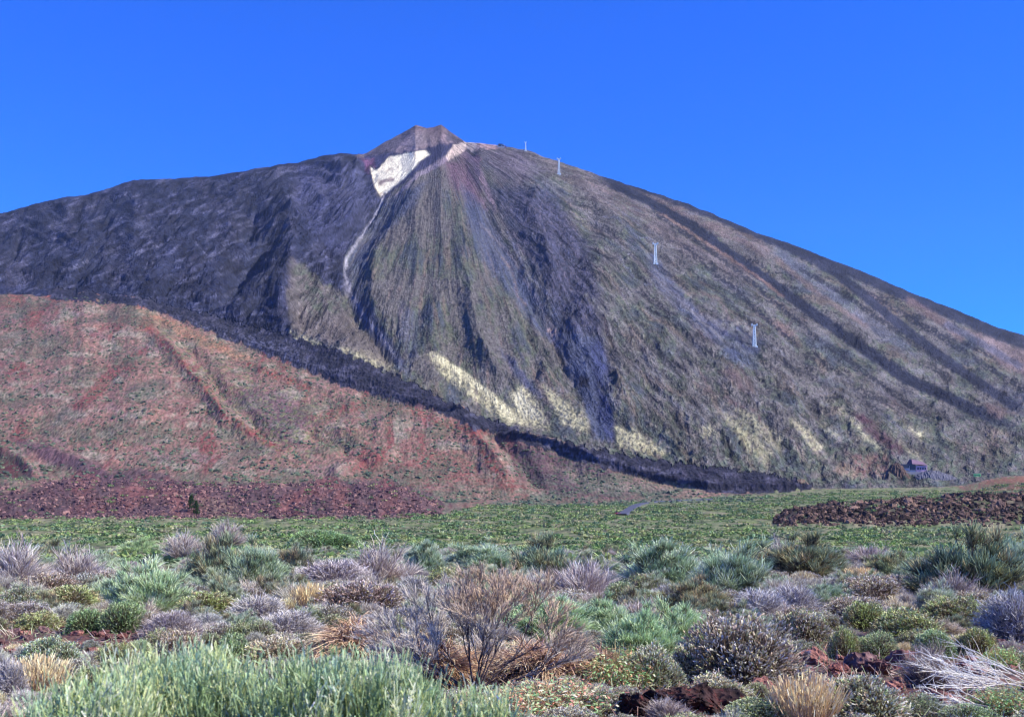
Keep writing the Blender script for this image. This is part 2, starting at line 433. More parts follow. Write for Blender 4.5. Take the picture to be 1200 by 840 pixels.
# foothill relief
ft = smooth(0, 40, ROW - 159) * (1 - smooth(0, 30, ROW - (324 - 10)))
ft *= 1 - smooth(800, 900, U)
D += ft * (1.2 * (ridged(A2 * 14 + 0.4, rho / 200, 4, 101) - 0.3) + 12 * fbm(X / 130, Y / 170, 4, 102) + 1.4 * fbm(X / 14, Y / 14, 3, 103))
gully([(150, 372), (200, 410), (240, 460), (262, 490), (335, 535)], 12, -14); gully([(172, 362), (225, 410), (262, 455), (290, 490), (350, 528)], 11, 12)
gully([(430, 510), (480, 492), (540, 500), (575, 545), (612, 580)], 18, -22); gully([(560, 490), (600, 530), (640, 575)], 14, 12)
gully([(350, 500), (400, 520), (440, 550)], 14, 12); gully([(280, 425), (360, 450), (430, 480)], 10, -9)
gully([(590, 520), (660, 530), (740, 570)], 16, -12); gully([(470, 530), (420, 540), (380, 560)], 14, -10)
gully([(-40, 515), (60, 530), (130, 560)], 12, -6); gully([(-10, 525), (25, 540), (42, 562)], 9, -9)
# boulder ridges on the plain
lb = 13 * smooth(735, 850, Y) * (1 - smooth(900, 1150, Y)) * (1 - smooth(470, 525, U + 20 * pn(Y / 60, U / 50, 3)))
lb *= 1 + 0.5 * fbm(X / 50, Y / 50, 3, 111)
rbh = I([(905, 0), (925, 6), (960, 9), (1040, 11), (1120, 14), (1200, 16), (1500, 15), (1700, 0)], U)
rb = rbh * smooth(560, 625, Y) * (1 - smooth(690, 800, Y)) * (1 + 0.35 * fbm(X / 22, Y / 22, 3, 121))
D += lb + rb
# mounds by the station
def hump(u0, v0, ru, rv, amp):
    global D
    D += amp * np.exp(-((U - u0) / ru) ** 2 - ((V - v0) / rv) ** 2) * (~behind) * (ROW > 159)
hump(1180, 566, 60, 7, 10)
D += (ROW > 109) * 0.6 * fbm(X / 9, Y / 9, 2, 131)
sm = poly_mask(U, V, [(425, 184), (450, 160), (480, 140), (530, 140), (560, 172), (520, 184)], 8) * (~behind)
ac = np.arctan2(V - 136, U - 503)
D += sm * (6 * fbm(ac * 5, np.hypot(V - 136, U - 503) / 40, 4, 151) + 3 * fbm(U / 4, V / 4, 2, 152)) * (1 - .7 * smooth(r_ridge - 14, r_ridge, ROW))
rr = (ROW >= r_ridge - 3) & (ROW <= r_ridge + 2)
D += rr * (5 * fbm(U / 14, U * 0, 3, 141) * (1 - 0.5 * ((U > 430) & (U < 600))))
Z = Z + D
V = V0 - F * Z / Y          # real image row of every vertex
Vmin = np.minimum.accumulate(V, 0)

def at(u, v):
    """the terrain point seen at photograph position (u, v)"""
    c = int(np.argmin(np.abs(ucol - u)))
    if v > V[0, c]:
        ys = np.arange(6, 112, 0.1); ss = (u - 600) / F
        vv = V0 - F * ground0(ss * ys, ys) / ys
        k = int(np.argmax(vv <= v)); y = ys[k]
        return Vector((ss * y, y, float(ground0(np.array([ss * y]), np.array([y]))[0])))
    k = int(np.argmax(V[:, c] <= v))
    k = max(k, 1)
    a, b = V[k - 1, c], V[k, c]; q = (a - v) / (a - b + 1e-9)
    y = Y[k - 1, c] + (Y[k, c] - Y[k - 1, c]) * q; z = Z[k - 1, c] + (Z[k, c] - Z[k - 1, c]) * q
    return Vector(((u - 600) / F * y, y, z))

def zat(x, y):
    x = np.atleast_1d(np.asarray(x, float)); y = np.atleast_1d(np.asarray(y, float))
    near = y < 112
    out = ground0(x, y)
    if (~near).any():
        xi = x[~near]; yi = y[~near]
        uu = xi / yi * F + 600
        c = np.clip(np.searchsorted(ucol, uu), 1, NU - 1)
        c = np.where(np.abs(ucol[c - 1] - uu) < np.abs(ucol[c] - uu), c - 1, c)
        o = np.empty(len(c))
        for j in range(len(c)):
            o[j] = np.interp(yi[j], Y[:r_ridge, c[j]], Z[:r_ridge, c[j]])
        out[~near] = o
    return out

# --- colours of the rock and soil
K = 0.53        # display colour -> reflectance
def mixc(C, c, m):
    c = lin(c) * K
    for i in range(3): C[..., i] += (c[i] - C[..., i]) * m
nA = fbm(U / 7, V / 7, 4, 201); nB = fbm(U / 2.6, V / 2.2, 3, 202); nC = fbm(U / 40, V / 40, 4, 203)
nR = fbm(A2 * 34, rho / 60, 4, 204); nR2 = fbm(A2 * 90, rho / 45, 3, 205)
nH = fbm(U / 26, V / 3.4, 4, 206)
Cc = np.zeros(Z.shape + (3,))
# mountain
mixc(Cc, (118, 112, 108), 1.0)
mixc(Cc, (96, 108, 80), smooth(-0.16, 0.25, nC + 0.6 * nA) * 0.72 * smooth(30, 110, rho))
mixc(Cc, (134, 112, 106), smooth(0.05, 0.35, 0.8 * nR + 0.3 * nA + .3 * nC) * 0.6)
mixc(Cc, (78, 82, 108), smooth(0.05, 0.4, -0.6 * nR + 0.6 * nC) * 0.6)
mixc(Cc, (88, 102, 74), smooth(0.12, 0.35, nB) * 0.5 * smooth(60, 160, rho))
mixc(Cc, (46, 45, 52), smooth(0.22, 0.32, nR2 * rs + 0.7 * nB) * 0.8)
mixc(Cc, (52, 48, 52), oc * smooth(.05, .2, nB) * .7)
mixc(Cc, (128, 126, 132), smooth(0.2, 0.36, -nR2 * rs + 0.5 * nB) * 0.5)
mixc(Cc, (160, 148, 135), smooth(0.26, 0.42, fbm(U / 9, V / 5, 3, 207) + 0.25 * nC) * 0.5 * smooth(380, 500, V))
wA = 5 * nA; wB = 5 * fbm(U / 8 + 50, V / 8, 3, 208)
Uq = U + wA; Vq = V + wB
mott = smooth(-.35, .12, nB + .6 * nA)
mott0 = smooth(-.2, .2, nB)
def P(c, pts, soft=3, a=1.0, mot=None):
    m = poly_mask(Uq, Vq, pts, soft) * a
    if mot is not None: m = m * mot
    mixc(Cc, c, m)
def Ln(c, pts, w, a=1.0, w2=None, soft=0.6, mot=None):
    m = line_mask(U + 0.5 * wA, V + 0.5 * wB, pts, w, soft, w2) * a
    if mot is not None: m = m * mot
    mixc(Cc, c, m)
streak = 0.45 + 0.55 * smooth(-0.3, 0.2, nR2)
# left dark mass
LM = poly_mask(U + 1.4 * wA, V + 1.4 * wB, [(-2000, 60), (428, 60), (434, 205), (446, 236), (424, 275), (403, 300), (404, 345), (375, 327), (352, 306), (336, 345), (346, 400), (240, 376), (160, 354), (0, 345), (-2000, 470)], 3)
mixc(Cc, (56, 60, 84), LM)
mixc(Cc, (88, 80, 92), LM * smooth(-0.05, 0.35, nC) * 0.3)
mixc(Cc, (46, 48, 68), LM * smooth(0.05, 0.35, lev * 0.3 + nA) * 0.8)
mixc(Cc, (118, 119, 146), LM * smooth(0.12, 0.30, fbm((U * 0.38 + V) / 4.5, (U - V * .4) / 24, 4, 209) + .25 * nC) * 0.45)
mixc(Cc, (36, 38, 54), LM * smooth(0.14, 0.3, fbm((U * 0.38 + V) / 6, (U - V * .4) / 22, 3, 210)) * 0.7)
for pts in ([(152, 299), (185, 288), (200, 280)], [(228, 284), (236, 292), (242, 298)], [(130, 235), (150, 225)], [(105, 305), (70, 318)], [(180, 305), (168, 315)]):
    Ln((140, 140, 165), pts, 1.5, 0.6, mot=mott0)
mixc(Cc, (88, 90, 122), poly_mask(Uq, Vq, [(350, 195), (425, 190), (440, 235), (405, 295), (375, 290), (345, 240)], 8) * streak * 0.7)
# summit
P((168, 148, 150), [(418, 185), (450, 165), (480, 148), (520, 140), (548, 165), (530, 172), (520, 182), (470, 180)], 2)
P((152, 128, 128), [(478, 153), (487, 146), (500, 152), (520, 145), (534, 158), (520, 158), (500, 158)], 1.5, 0.7)
P((172, 148, 152), [(500, 152), (512, 160), (520, 172), (530, 172), (520, 160), (508, 150)], 2, 0.6)
P((88, 84, 100), [(424, 184), (450, 166), (478, 151), (488, 149), (476, 160), (462, 178), (440, 186)], 2, .8)
P((172, 156, 158), [(490, 152), (500, 153), (506, 168), (488, 172), (480, 164)], 3, .7)
P((92, 86, 98), [(524, 153), (532, 158), (546, 167), (536, 168), (522, 162)], 2, .8)
P((70, 70, 100), [(420, 186), (450, 179), (485, 178), (515, 168), (545, 168), (524, 183), (500, 196), (480, 208), (450, 235), (434, 210)], 2)
P((122, 82, 112), [(424, 186), (438, 186), (440, 198), (430, 202)], 2, 0.8)
pt_ = [(434, 196), (442, 200), (456, 184), (477, 180), (499, 176), (505, 181), (493, 189), (477, 206), (460, 221), (447, 231), (438, 216)]
mW = poly_mask(U + 0.35 * wA, V + 0.35 * wB, pt_, 1.2)
mixc(Cc, (286, 272, 232), mW)
mixc(Cc, (190, 160, 140), mW * smooth(0.22, 0.4, nA) * 0.5)
Ln((120, 90, 100), [(443, 217), (452, 212), (462, 209)], 2, 0.8)
P((262, 236, 214), [(522, 183), (531, 171), (549, 165), (575, 166), (590, 172), (568, 174), (545, 177), (524, 187)], 1.5, 1)
P((205, 165, 165), [(560, 168), (590, 168), (586, 174), (560, 175)], 1.5, 0.8)
Ln((170, 155, 168), [(526, 184), (505, 197), (488, 207), (462, 232)], 3, 0.8, 2)
Ln((170, 142, 155), [(540, 177), (556, 190), (566, 210), (582, 250)], 5, 0.8, 3, mot=streak)
Ln((165, 130, 135), [(556, 182), (562, 190)], 4, 0.8)
P((136, 96, 118), [(520, 190), (545, 188), (560, 215), (570, 245), (550, 240), (530, 215)], 8, 0.75, mot=streak)
P((120, 108, 122), [(560, 175), (610, 176), (640, 200), (620, 215), (585, 215)], 8, 0.6)
P((128, 112, 110), [(620, 178), (700, 205), (800, 255), (900, 330), (850, 320), (760, 270), (690, 230)], 8, 0.55, mot=streak)
# bluish scree; its dark blue also paints shade into the shallow gullies
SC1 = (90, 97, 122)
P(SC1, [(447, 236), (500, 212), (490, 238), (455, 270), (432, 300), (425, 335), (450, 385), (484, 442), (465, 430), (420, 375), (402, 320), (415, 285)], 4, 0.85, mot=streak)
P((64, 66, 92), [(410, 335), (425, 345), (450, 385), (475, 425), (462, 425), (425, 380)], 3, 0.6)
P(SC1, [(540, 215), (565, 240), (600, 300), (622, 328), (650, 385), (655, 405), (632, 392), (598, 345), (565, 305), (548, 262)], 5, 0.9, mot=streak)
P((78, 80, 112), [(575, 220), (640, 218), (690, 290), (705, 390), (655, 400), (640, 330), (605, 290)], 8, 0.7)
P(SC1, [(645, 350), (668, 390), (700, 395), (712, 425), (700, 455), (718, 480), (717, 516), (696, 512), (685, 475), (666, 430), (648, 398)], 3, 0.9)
P((66, 72, 112), [(690, 405), (706, 395), (716, 440), (719, 515), (702, 515), (700, 465)], 4, 0.85, mot=streak)  # painted shade on the left-facing side of the gully
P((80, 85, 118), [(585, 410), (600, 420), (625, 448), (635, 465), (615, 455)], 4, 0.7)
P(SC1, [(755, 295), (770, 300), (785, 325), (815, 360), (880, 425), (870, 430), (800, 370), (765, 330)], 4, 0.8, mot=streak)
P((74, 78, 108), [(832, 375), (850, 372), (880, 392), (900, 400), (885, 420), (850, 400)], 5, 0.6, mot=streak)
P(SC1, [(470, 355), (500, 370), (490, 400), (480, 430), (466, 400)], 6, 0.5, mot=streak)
# crags: dark rock faces
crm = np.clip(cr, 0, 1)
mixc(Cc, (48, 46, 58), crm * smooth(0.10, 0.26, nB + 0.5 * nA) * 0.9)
mixc(Cc, (112, 100, 100), crm * smooth(0.12, 0.3, -nB) * 0.5)
Ln((190, 186, 198), [(450, 226), (447, 238), (436, 258), (420, 282), (406, 303), (404, 322), (412, 345), (425, 368), (450, 398), (470, 428)], 1.5, 0.8, soft=0.6)
P((122, 120, 145), [(405, 318), (412, 340), (430, 372), (455, 402), (448, 402), (420, 372), (402, 335)], 3, 0.6)
Ln((144, 138, 140), [(617, 190), (650, 222), (700, 262), (740, 300), (790, 345), (860, 410)], 2.0, 0.55, soft=0.9)
Ln((150, 138, 140), [(560, 260), (600, 300), (616, 330), (650, 385), (655, 400)], 1.5, 0.5)
Ln((190, 160, 150), [(640, 387), (650, 388), (648, 395)], 2, 0.7)
for k_ in range(46):
    a0 = math.radians(22 + 42 * random.random()); r0 = random.uniform(120, 520); ln_ = random.uniform(30, 120)
    pts_ = [(apx + (r0 + ln_ * q) * math.cos(a0 + .02 * math.sin(q * 7 + k_)), apy + (r0 + ln_ * q) * math.sin(a0 + .02 * math.sin(q * 7 + k_))) for q in (0, .25, .5, .75, 1)]
    c_ = random.choice([(48, 46, 54), (52, 52, 66), (150, 124, 118), (128, 128, 150), (44, 42, 50), (150, 146, 136)])
    Ln(c_, pts_, random.uniform(1.2, 2.6), random.uniform(.45, .8), soft=.9, mot=smooth(-.25, .1, nB + .4 * nA))
# black lava ribs
for pts in ([(830, 305), (870, 345), (930, 400)], [(905, 420), (950, 440), (1000, 475)], [(1050, 450), (1100, 480), (1120, 500)],
            [(940, 400), (985, 440), (1035, 480)], [(850, 430), (870, 452), (885, 468)], [(660, 300), (690, 330), (700, 345)], [(740, 330), (800, 385), (840, 420)], [(790, 300), (850, 350), (900, 395)]):
    Ln((50, 48, 58), pts, 2.5, 0.75, soft=0.9, mot=smooth(-0.15, 0.1, nB + 0.5 * nA))
P((55, 52, 62), [(676, 440), (690, 443), (692, 455), (680, 453)], 1.5, 0.9)
P((128, 106, 102), [(840, 425), (870, 430), (885, 460), (865, 458)], 5, 0.6, mot=streak)
P((136, 110, 104), [(905, 375), (925, 380), (935, 395), (915, 395)], 4, 0.6)
# right-hand bands
Ln((54, 56, 70), [(690, 200), (760, 222), (843, 253), (930, 290), (1010, 322), (1070, 348), (1210, 402)], 6, 1, 9, soft=0.25)
Ln((134, 114, 110), [(715, 218), (790, 246), (860, 276), (905, 300)], 5, 0.7, 7, mot=streak)
Ln((50, 52, 66), [(700, 208), (760, 236), (810, 264), (870, 308), (960, 372), (1060, 442), (1210, 512)], 5, 1, 7, soft=0.25)
Ln((152, 124, 110), [(770, 248), (830, 286), (885, 322), (920, 350)], 1.6, 0.7)
Ln((112, 114, 128), [(905, 290), (950, 325), (1010, 372), (1070, 412)], 6, 0.7, 6, mot=streak)
Ln((56, 58, 74), [(900, 275), (980, 320), (1060, 385), (1120, 430), (1210, 490)], 5, 0.95, 6, soft=.3)
for pts_ in ([(880, 330), (950, 390), (1040, 455), (1100, 500)], [(930, 310), (1000, 352), (1090, 415), (1160, 460)], [(985, 325), (1060, 368), (1130, 412), (1210, 462)], [(1060, 372), (1130, 402), (1210, 440)], [(800, 285), (860, 340), (940, 410)], [(760, 245), (830, 292), (900, 345)]):
    Ln((46, 46, 56), pts_, 2.6, .85, 3.4, soft=.4, mot=smooth(-.35, 0, nB + .5 * nA))
Ln((134, 114, 106), [(905, 300), (960, 345), (1020, 385)], 3, 0.6)
Ln((136, 112, 106), [(1060, 350), (1110, 380), (1130, 400)], 5, 0.6, 4)
P((158, 136, 132), [(1130, 385), (1210, 412), (1210, 440), (1180, 432)], 4, 0.75)
Ln((98, 102, 122), [(1105, 378), (1150, 402), (1200, 432)], 4, 0.7)
Ln((54, 56, 70), [(1140, 378), (1210, 404)], 9, 0.9, soft=0.4)
P((140, 116, 112), [(1155, 472), (1180, 480), (1175, 490), (1160, 486)], 3, 0.6)
# cream pumice patches, spotted with scrub
spots = 1 - 0.85 * smooth(0.10, 0.2, fbm(U / 5.0, V / 2.6, 2, 221))
CR = (222, 212, 166)
for pts in ([(500, 414), (513, 413), (545, 440), (580, 465), (608, 494), (596, 497), (555, 468), (520, 440)],
            [(597, 462), (612, 452), (630, 470), (645, 505), (608, 498)], [(636, 452), (650, 460), (688, 492), (690, 506), (660, 498)],
            [(722, 500), (745, 505), (785, 532), (760, 532), (725, 522)], [(338, 387), (352, 388), (378, 404), (345, 402)],
            [(390, 405), (430, 408), (465, 434), (430, 425)], [(845, 483), (868, 492), (905, 530), (900, 548), (870, 520)],
            [(862, 478), (880, 486), (922, 516), (915, 530), (885, 505)], [(925, 490), (945, 500), (965, 525), (955, 530)],
            [(985, 478), (1000, 488), (1030, 520), (1045, 540), (1010, 510)], [(818, 500), (840, 498), (840, 512), (822, 512)], [(1060, 500), (1085, 508), (1080, 515)],
            [(960, 498), (985, 510), (980, 515)], [(1080, 540), (1050, 520), (1056, 518), (1078, 534)]):
    P(CR, pts, 3.5, 0.95 if pts[0][0] < 800 else .6, mot=spots * (.6 + .4 * smooth(-.2, .15, nR + .5 * nA)))
Ln((236, 226, 180), [(508, 416), (545, 440), (580, 468), (606, 494)], 3.0, 0.95, 5)
P((228, 220, 184), [(600, 462), (610, 458), (625, 478), (632, 492), (614, 490)], 3, 0.9)
P((150, 112, 104), [(990, 530), (1040, 532), (1045, 560), (1005, 556)], 5, 0.7, mot=spots)
P((104, 68, 78), [(1000, 484), (1020, 490), (1065, 528), (1050, 532), (1015, 510)], 4, 0.8, mot=streak)
P((168, 140, 118), [(985, 540), (1012, 558), (1000, 562), (975, 552)], 3, 0.7)
# green foot of the mountain
low = smooth(470, 560, V) * (U > 560)
mixc(Cc, (104, 116, 98), low * 0.6 * smooth(-0.2, 0.3, nA))
P((118, 108, 104), [(340, 300), (362, 318), (400, 360), (450, 410), (460, 432), (395, 405), (345, 392), (336, 350)], 5, 0.8)
P((96, 110, 88), [(340, 305), (356, 312), (400, 365), (365, 370)], 7, 0.6, mot=smooth(-.2, .2, nA))

# foothill
FM = ((ROW > 125) & (ROW < 324)).astype(float) * (U < 2000)
Cf = np.zeros_like(Cc)
Cm = Cc; Cc = Cf; K = 0.52
mixc(Cc, (166, 126, 114), 1.0)
nS = fbm(U / 11, V / 4, 4, 231)
mixc(Cc, (184, 138, 120), smooth(0, 0.4, nC) * 0.8)
mixc(Cc, (186, 174, 152), smooth(0.02, 0.35, fbm(U / 30, V / 12, 4, 232)) * 0.7)
mixc(Cc, (140, 128, 140), smooth(0.1, 0.4, fbm(U / 40, V / 16, 3, 233)) * 0.25)
mixc(Cc, (150, 82, 80), smooth(0.2, 0.38, fbm(A2 * 20, rho / 60, 4, 234)) * 0.75)
P((176, 96, 88), [(150, 349), (185, 347), (203, 356), (198, 364), (160, 362)], 3, 0.9)
P((186, 105, 94), [(48, 344), (85, 342), (90, 352), (60, 356)], 3, 0.9)
P((178, 98, 88), [(-10, 345), (25, 345), (35, 360), (0, 362)], 4, 0.8)
P((196, 140, 108), [(158, 362), (185, 368), (260, 402), (300, 420), (280, 422), (220, 398)], 4, 0.75)
Ln((150, 72, 72), [(168, 372), (190, 400), (215, 425), (240, 455), (258, 482), (300, 510), (335, 532)], 5, 0.9, 4, mot=mott)
Ln((165, 88, 80), [(165, 378), (180, 382)], 7, 0.8)
Ln((160, 82, 78), [(285, 424), (330, 442), (362, 456)], 4, 0.9, mot=mott)
Ln((150, 78, 76), [(335, 482), (370, 492), (400, 480), (430, 476)], 6, 0.8, mot=mott)
P((152, 82, 80), [(395, 545), (440, 530), (500, 522), (560, 540), (590, 575), (500, 575), (430, 560)], 10, 0.6, mot=mott)
Ln((146, 68, 68), [(545, 500), (565, 520), (580, 548), (606, 576)], 6, 0.9, 8, mot=mott)
Ln((156, 80, 76), [(420, 475), (480, 478), (520, 498), (580, 505)], 5, 0.7, mot=mott)
P((104, 82, 92), [(590, 520), (650, 528), (700, 540), (770, 572), (740, 585), (650, 584), (610, 560)], 8, 0.8)
P((112, 92, 104), [(280, 455), (340, 460), (370, 500), (330, 515), (290, 490)], 9, 0.6)
P((104, 62, 66), [(-20, 515), (20, 532), (45, 562), (-20, 562)], 4, 0.9)
P((178, 158, 140), [(640, 545), (720, 560), (830, 578), (780, 583), (700, 575)], 6, 0.6)
gs = smooth(0.02, 0.16, fbm(U / 4.5, V / 2.0, 3, 235) + 0.30 * fbm(U / 45, V / 22, 3, 237))
mixc(Cc, (100, 112, 88), gs * 0.65)
mixc(Cc, (112, 112, 94), smooth(.0, .3, fbm(U / 60 + V / 90, V / 26, 4, 238)) * .55)
mixc(Cc, (150, 156, 98), smooth(0.2, 0.3, fbm(U / 7, V / 2.2, 2, 236)) * 0.6 * poly_mask(U, V, [(180, 380), (300, 440), (420, 500), (330, 560), (250, 470)], 30))
mixc(Cc, (104, 120, 100), smooth(545, 575, V) * 0.5 * smooth(-.2, .2, nH))
# purple boulder bands at the left
bl = poly_mask(U + 4 * wA, V + wB + 14 * nC * (V < 590), [(-200, 572), (40, 572), (90, 556), (160, 548), (230, 568), (330, 568), (420, 560), (500, 575), (525, 592), (515, 606), (300, 606), (-200, 612)], 3)
mixc(Cc, (104, 80, 86), bl * 0.85)
mixc(Cc, (160, 100, 92), bl * smooth(0, 0.3, nC + 0.3 * nA) * 0.5)
P((176, 148, 124), [(215, 580), (262, 585), (290, 600), (250, 604)], 4, 0.5, mot=mott)
P((108, 82, 92), [(10, 512), (60, 522), (120, 545), (130, 560), (60, 545)], 5, 0.8)

# plain
K = 0.5
Cp = np.zeros_like(Cc)
Cc = Cp
mixc(Cc, (170, 164, 130), 1.0)
yst = fbm(X / 60, Y / 40, 4, 241); yst2 = fbm(X / 14, Y / 12, 3, 242)
mixc(Cc, (132, 150, 102), smooth(-0.25, 0.1, yst2) * 0.8)
mixc(Cc, (182, 170, 138), smooth(0.1, 0.32, yst) * 0.75)
mixc(Cc, (128, 150, 84), smooth(0.12, 0.3, fbm(X / 25, Y / 25, 3, 243)) * 0.6)
mixc(Cc, (70, 86, 66), smooth(0.1, 0.28, fbm(X / 6, Y / 7, 2, 244)) * 0.7)
P((150, 108, 94), [(1110, 563), (1160, 559), (1290, 554), (1290, 575), (1130, 575)], 3, 0.85, mot=mott)
P((172, 120, 98), [(1140, 566), (1210, 556), (1210, 566)], 2, 0.8)
rbm = smooth(2, 6, rb)
mixc(Cc, (76, 66, 62), rbm * (.55 + .45 * smooth(-.1, .1, fbm(X / 12, Y / 12, 3, 245))))
nearf = 1 - smooth(110, 190, Y)
mixc(Cc, (120, 92, 84), nearf * 0.7)

# classes of faces
flowm = poly_mask(U + 2 * wA, V + 1.6 * wB, [(60, 338), (160, 347), (250, 370), (340, 393), (400, 411), (460, 438), (500, 456), (560, 486), (620, 508), (700, 526), (780, 541), (850, 549), (905, 556), (952, 567), (945, 574),
                              (900, 578), (848, 580), (810, 570), (760, 561), (700, 546), (620, 521), (560, 503), (500, 478), (440, 462), (400, 452), (350, 430), (270, 399), (200, 371), (160, 357), (60, 350)], 1.5)
flow_cls = (flowm > 0.5) & (ROW > 250)
Cl = np.zeros_like(Cc); Cc = Cl
mixc(Cc, (60, 60, 74), 1.0)
mixc(Cc, (84, 80, 98), smooth(0, 0.35, nA) * 0.7)
mixc(Cc, (128, 128, 150), poly_mask(U, V, [(200, 372), (270, 385), (340, 405), (400, 440), (360, 435), (290, 405)], 8) * smooth(-0.1, 0.2, nA + nB) * 0.8)
mixc(Cc, (140, 138, 160), poly_mask(U, V, [(620, 512), (700, 532), (780, 552), (700, 545), (640, 525)], 5) * smooth(0.0, 0.2, nA) * 0.7)
mixc(Cc, (112, 110, 130), smooth(.1, .3, fbm(U / 30, V / 9, 3, 251)) * .5)
mixc(Cc, (36, 36, 48), smooth(0.1, 0.3, nB) * 0.6)
# combine
vb = (V0 * 0 + I([(-1500, 590), (0, 607), (300, 606), (520, 603), (560, 592), (650, 592), (760, 588), (830, 582), (950, 577), (1050, 570), (1100, 572), (1200, 566), (2400, 570)], U)) + 4 * nA
plain_cls = (V > vb) & (ROW < 330)
plain_cls |= ROW < 100
plain_cls |= (ROW < 324) & (U > 900)
hill_cls = (~plain_cls) & (ROW < 328) & (~flow_cls)
Cc = Cm.copy()
Cc[hill_cls] = Cf[hill_cls]; Cc[plain_cls] = Cp[plain_cls]; Cc[flow_cls] = Cl[flow_cls]
cls = np.zeros(Z.shape, np.int8)          # 0 volcano, 1 foothill, 2 plain, 3 lava flow, 4 summit cone
cls[hill_cls] = 1; cls[plain_cls] = 2; cls[flow_cls] = 3
grain = rng.normal(size=Z.shape) * np.where(ROW > 159, .12, .05)
dots = (rng.random(Z.shape) > .955) & (ROW > 159) & (mW < .3)
Cc = Cc * (1 + np.clip(grain, -.3, .3) - .38 * dots)[..., None]
Cc = np.clip(Cc, 0.012, 0.85)

idx = np.arange(NR * NU).reshape(NR, NU)
quads = np.stack([idx[:-1, :-1], idx[:-1, 1:], idx[1:, 1:], idx[1:, :-1]], -1).reshape(-1, 4)
qc = cls[:-1, :-1].reshape(-1)
VX = np.stack([X, Y, Z], -1).reshape(-1, 3); CX = Cc.reshape(-1, 3)
cream_ = sum(poly_mask(U, V, q_, 8) for q_ in ([(500, 412), (516, 412), (600, 450), (660, 450), (700, 490), (790, 525), (785, 537), (690, 512), (600, 502), (520, 450)], [(840, 478), (885, 476), (925, 520), (900, 552)], [(925, 490), (945, 498), (970, 530)], [(980, 476), (1000, 484), (1045, 540)], [(335, 385), (430, 405), (465, 436), (345, 405)]))
FL = np.stack([(ang + .012 * fbm(U / 110, V / 110, 2, 5) + .05 * fbm(U / 70, V / 70, 3, 6) * leftm) * 62, rho / 17.0, 1 - .72 * poly_mask(U, V, [(470, 160), (560, 190), (620, 330), (650, 520), (480, 470), (440, 330)], 40) - .75 * np.clip(mW + fan_ + cream_ + .9 * flow_cls + .8 * ((ROW < 330) & (ROW > 109)), 0, 1)], -1).reshape(-1, 3).astype(np.float32)
def sub(name, c, mat):
    q = quads[qc == c]
    used, inv = np.unique(q, return_inverse=True)
    me = mesh_np(name, VX[used], inv.reshape(-1, 4), CX[used])
    fa = me.attributes.new('Flow', 'FLOAT_VECTOR', 'POINT'); fa.data.foreach_set('vector', FL[used].ravel())
    o = link(name, me, mat); tag(o, kind='structure'); return o
sub('mountain', 0, M_MOUNT); sub('foothill', 1, M_HILL); sub('plain', 2, M_PLAIN); sub('lava_flow', 3, M_MOUNT)

# near ground
ny = np.concatenate([np.linspace(-80, 4, 20), np.linspace(4.3, 40, 200), np.linspace(40.5, 112, 120)])
ns = np.linspace(-1.05, 1.05, 240)
gy = np.where(ny < 0, 70.0, 70.0 - 70 * (np.clip(ny, 0, 120) / 120) ** 0.5 * 0.0)
gw = np.maximum(ny, 0) * 0.85 + 25
GX = ns[None, :] * gw[:, None]; GY = ny[:, None] + 0 * GX
GZ = ground0(GX, GY)
GZ += 0.05 * fbm(GX / 0.5, GY / 0.5, 3, 301) * (GY < 60)
GC = np.zeros(GX.shape + (3,)); Cc = GC
K = 0.46
mixc(Cc, (146, 110, 98), 1.0)
mixc(Cc, (112, 78, 74), smooth(-0.1, 0.3, fbm(GX / 1.5, GY / 1.5, 4, 302)) * 0.8)
mixc(Cc, (172, 128, 116), smooth(0.1, 0.3, fbm(GX / 0.5, GY / 0.5, 3, 303)) * 0.7)
mixc(Cc, (128, 118, 108), smooth(0.0, 0.3, fbm(GX / 4, GY / 4, 3, 304)) * 0.6)
K = 0.48
gi = np.arange(GX.size).reshape(GX.shape)
gq = np.stack([gi[:-1, :-1], gi[:-1, 1:], gi[1:, 1:], gi[1:, :-1]], -1).reshape(-1, 4)
tag(link('ground', mesh_np('ground', np.stack([GX, GY, GZ], -1).reshape(-1, 3), gq, np.clip(GC, .01, .9).reshape(-1, 3)), M_SOIL), kind='structure')
# ------------------------------------------------------------------ plants: mesh kit
PB = 1.8
def unit(a):
    return a / (np.linalg.norm(a, axis=-1, keepdims=True) + 1e-9)

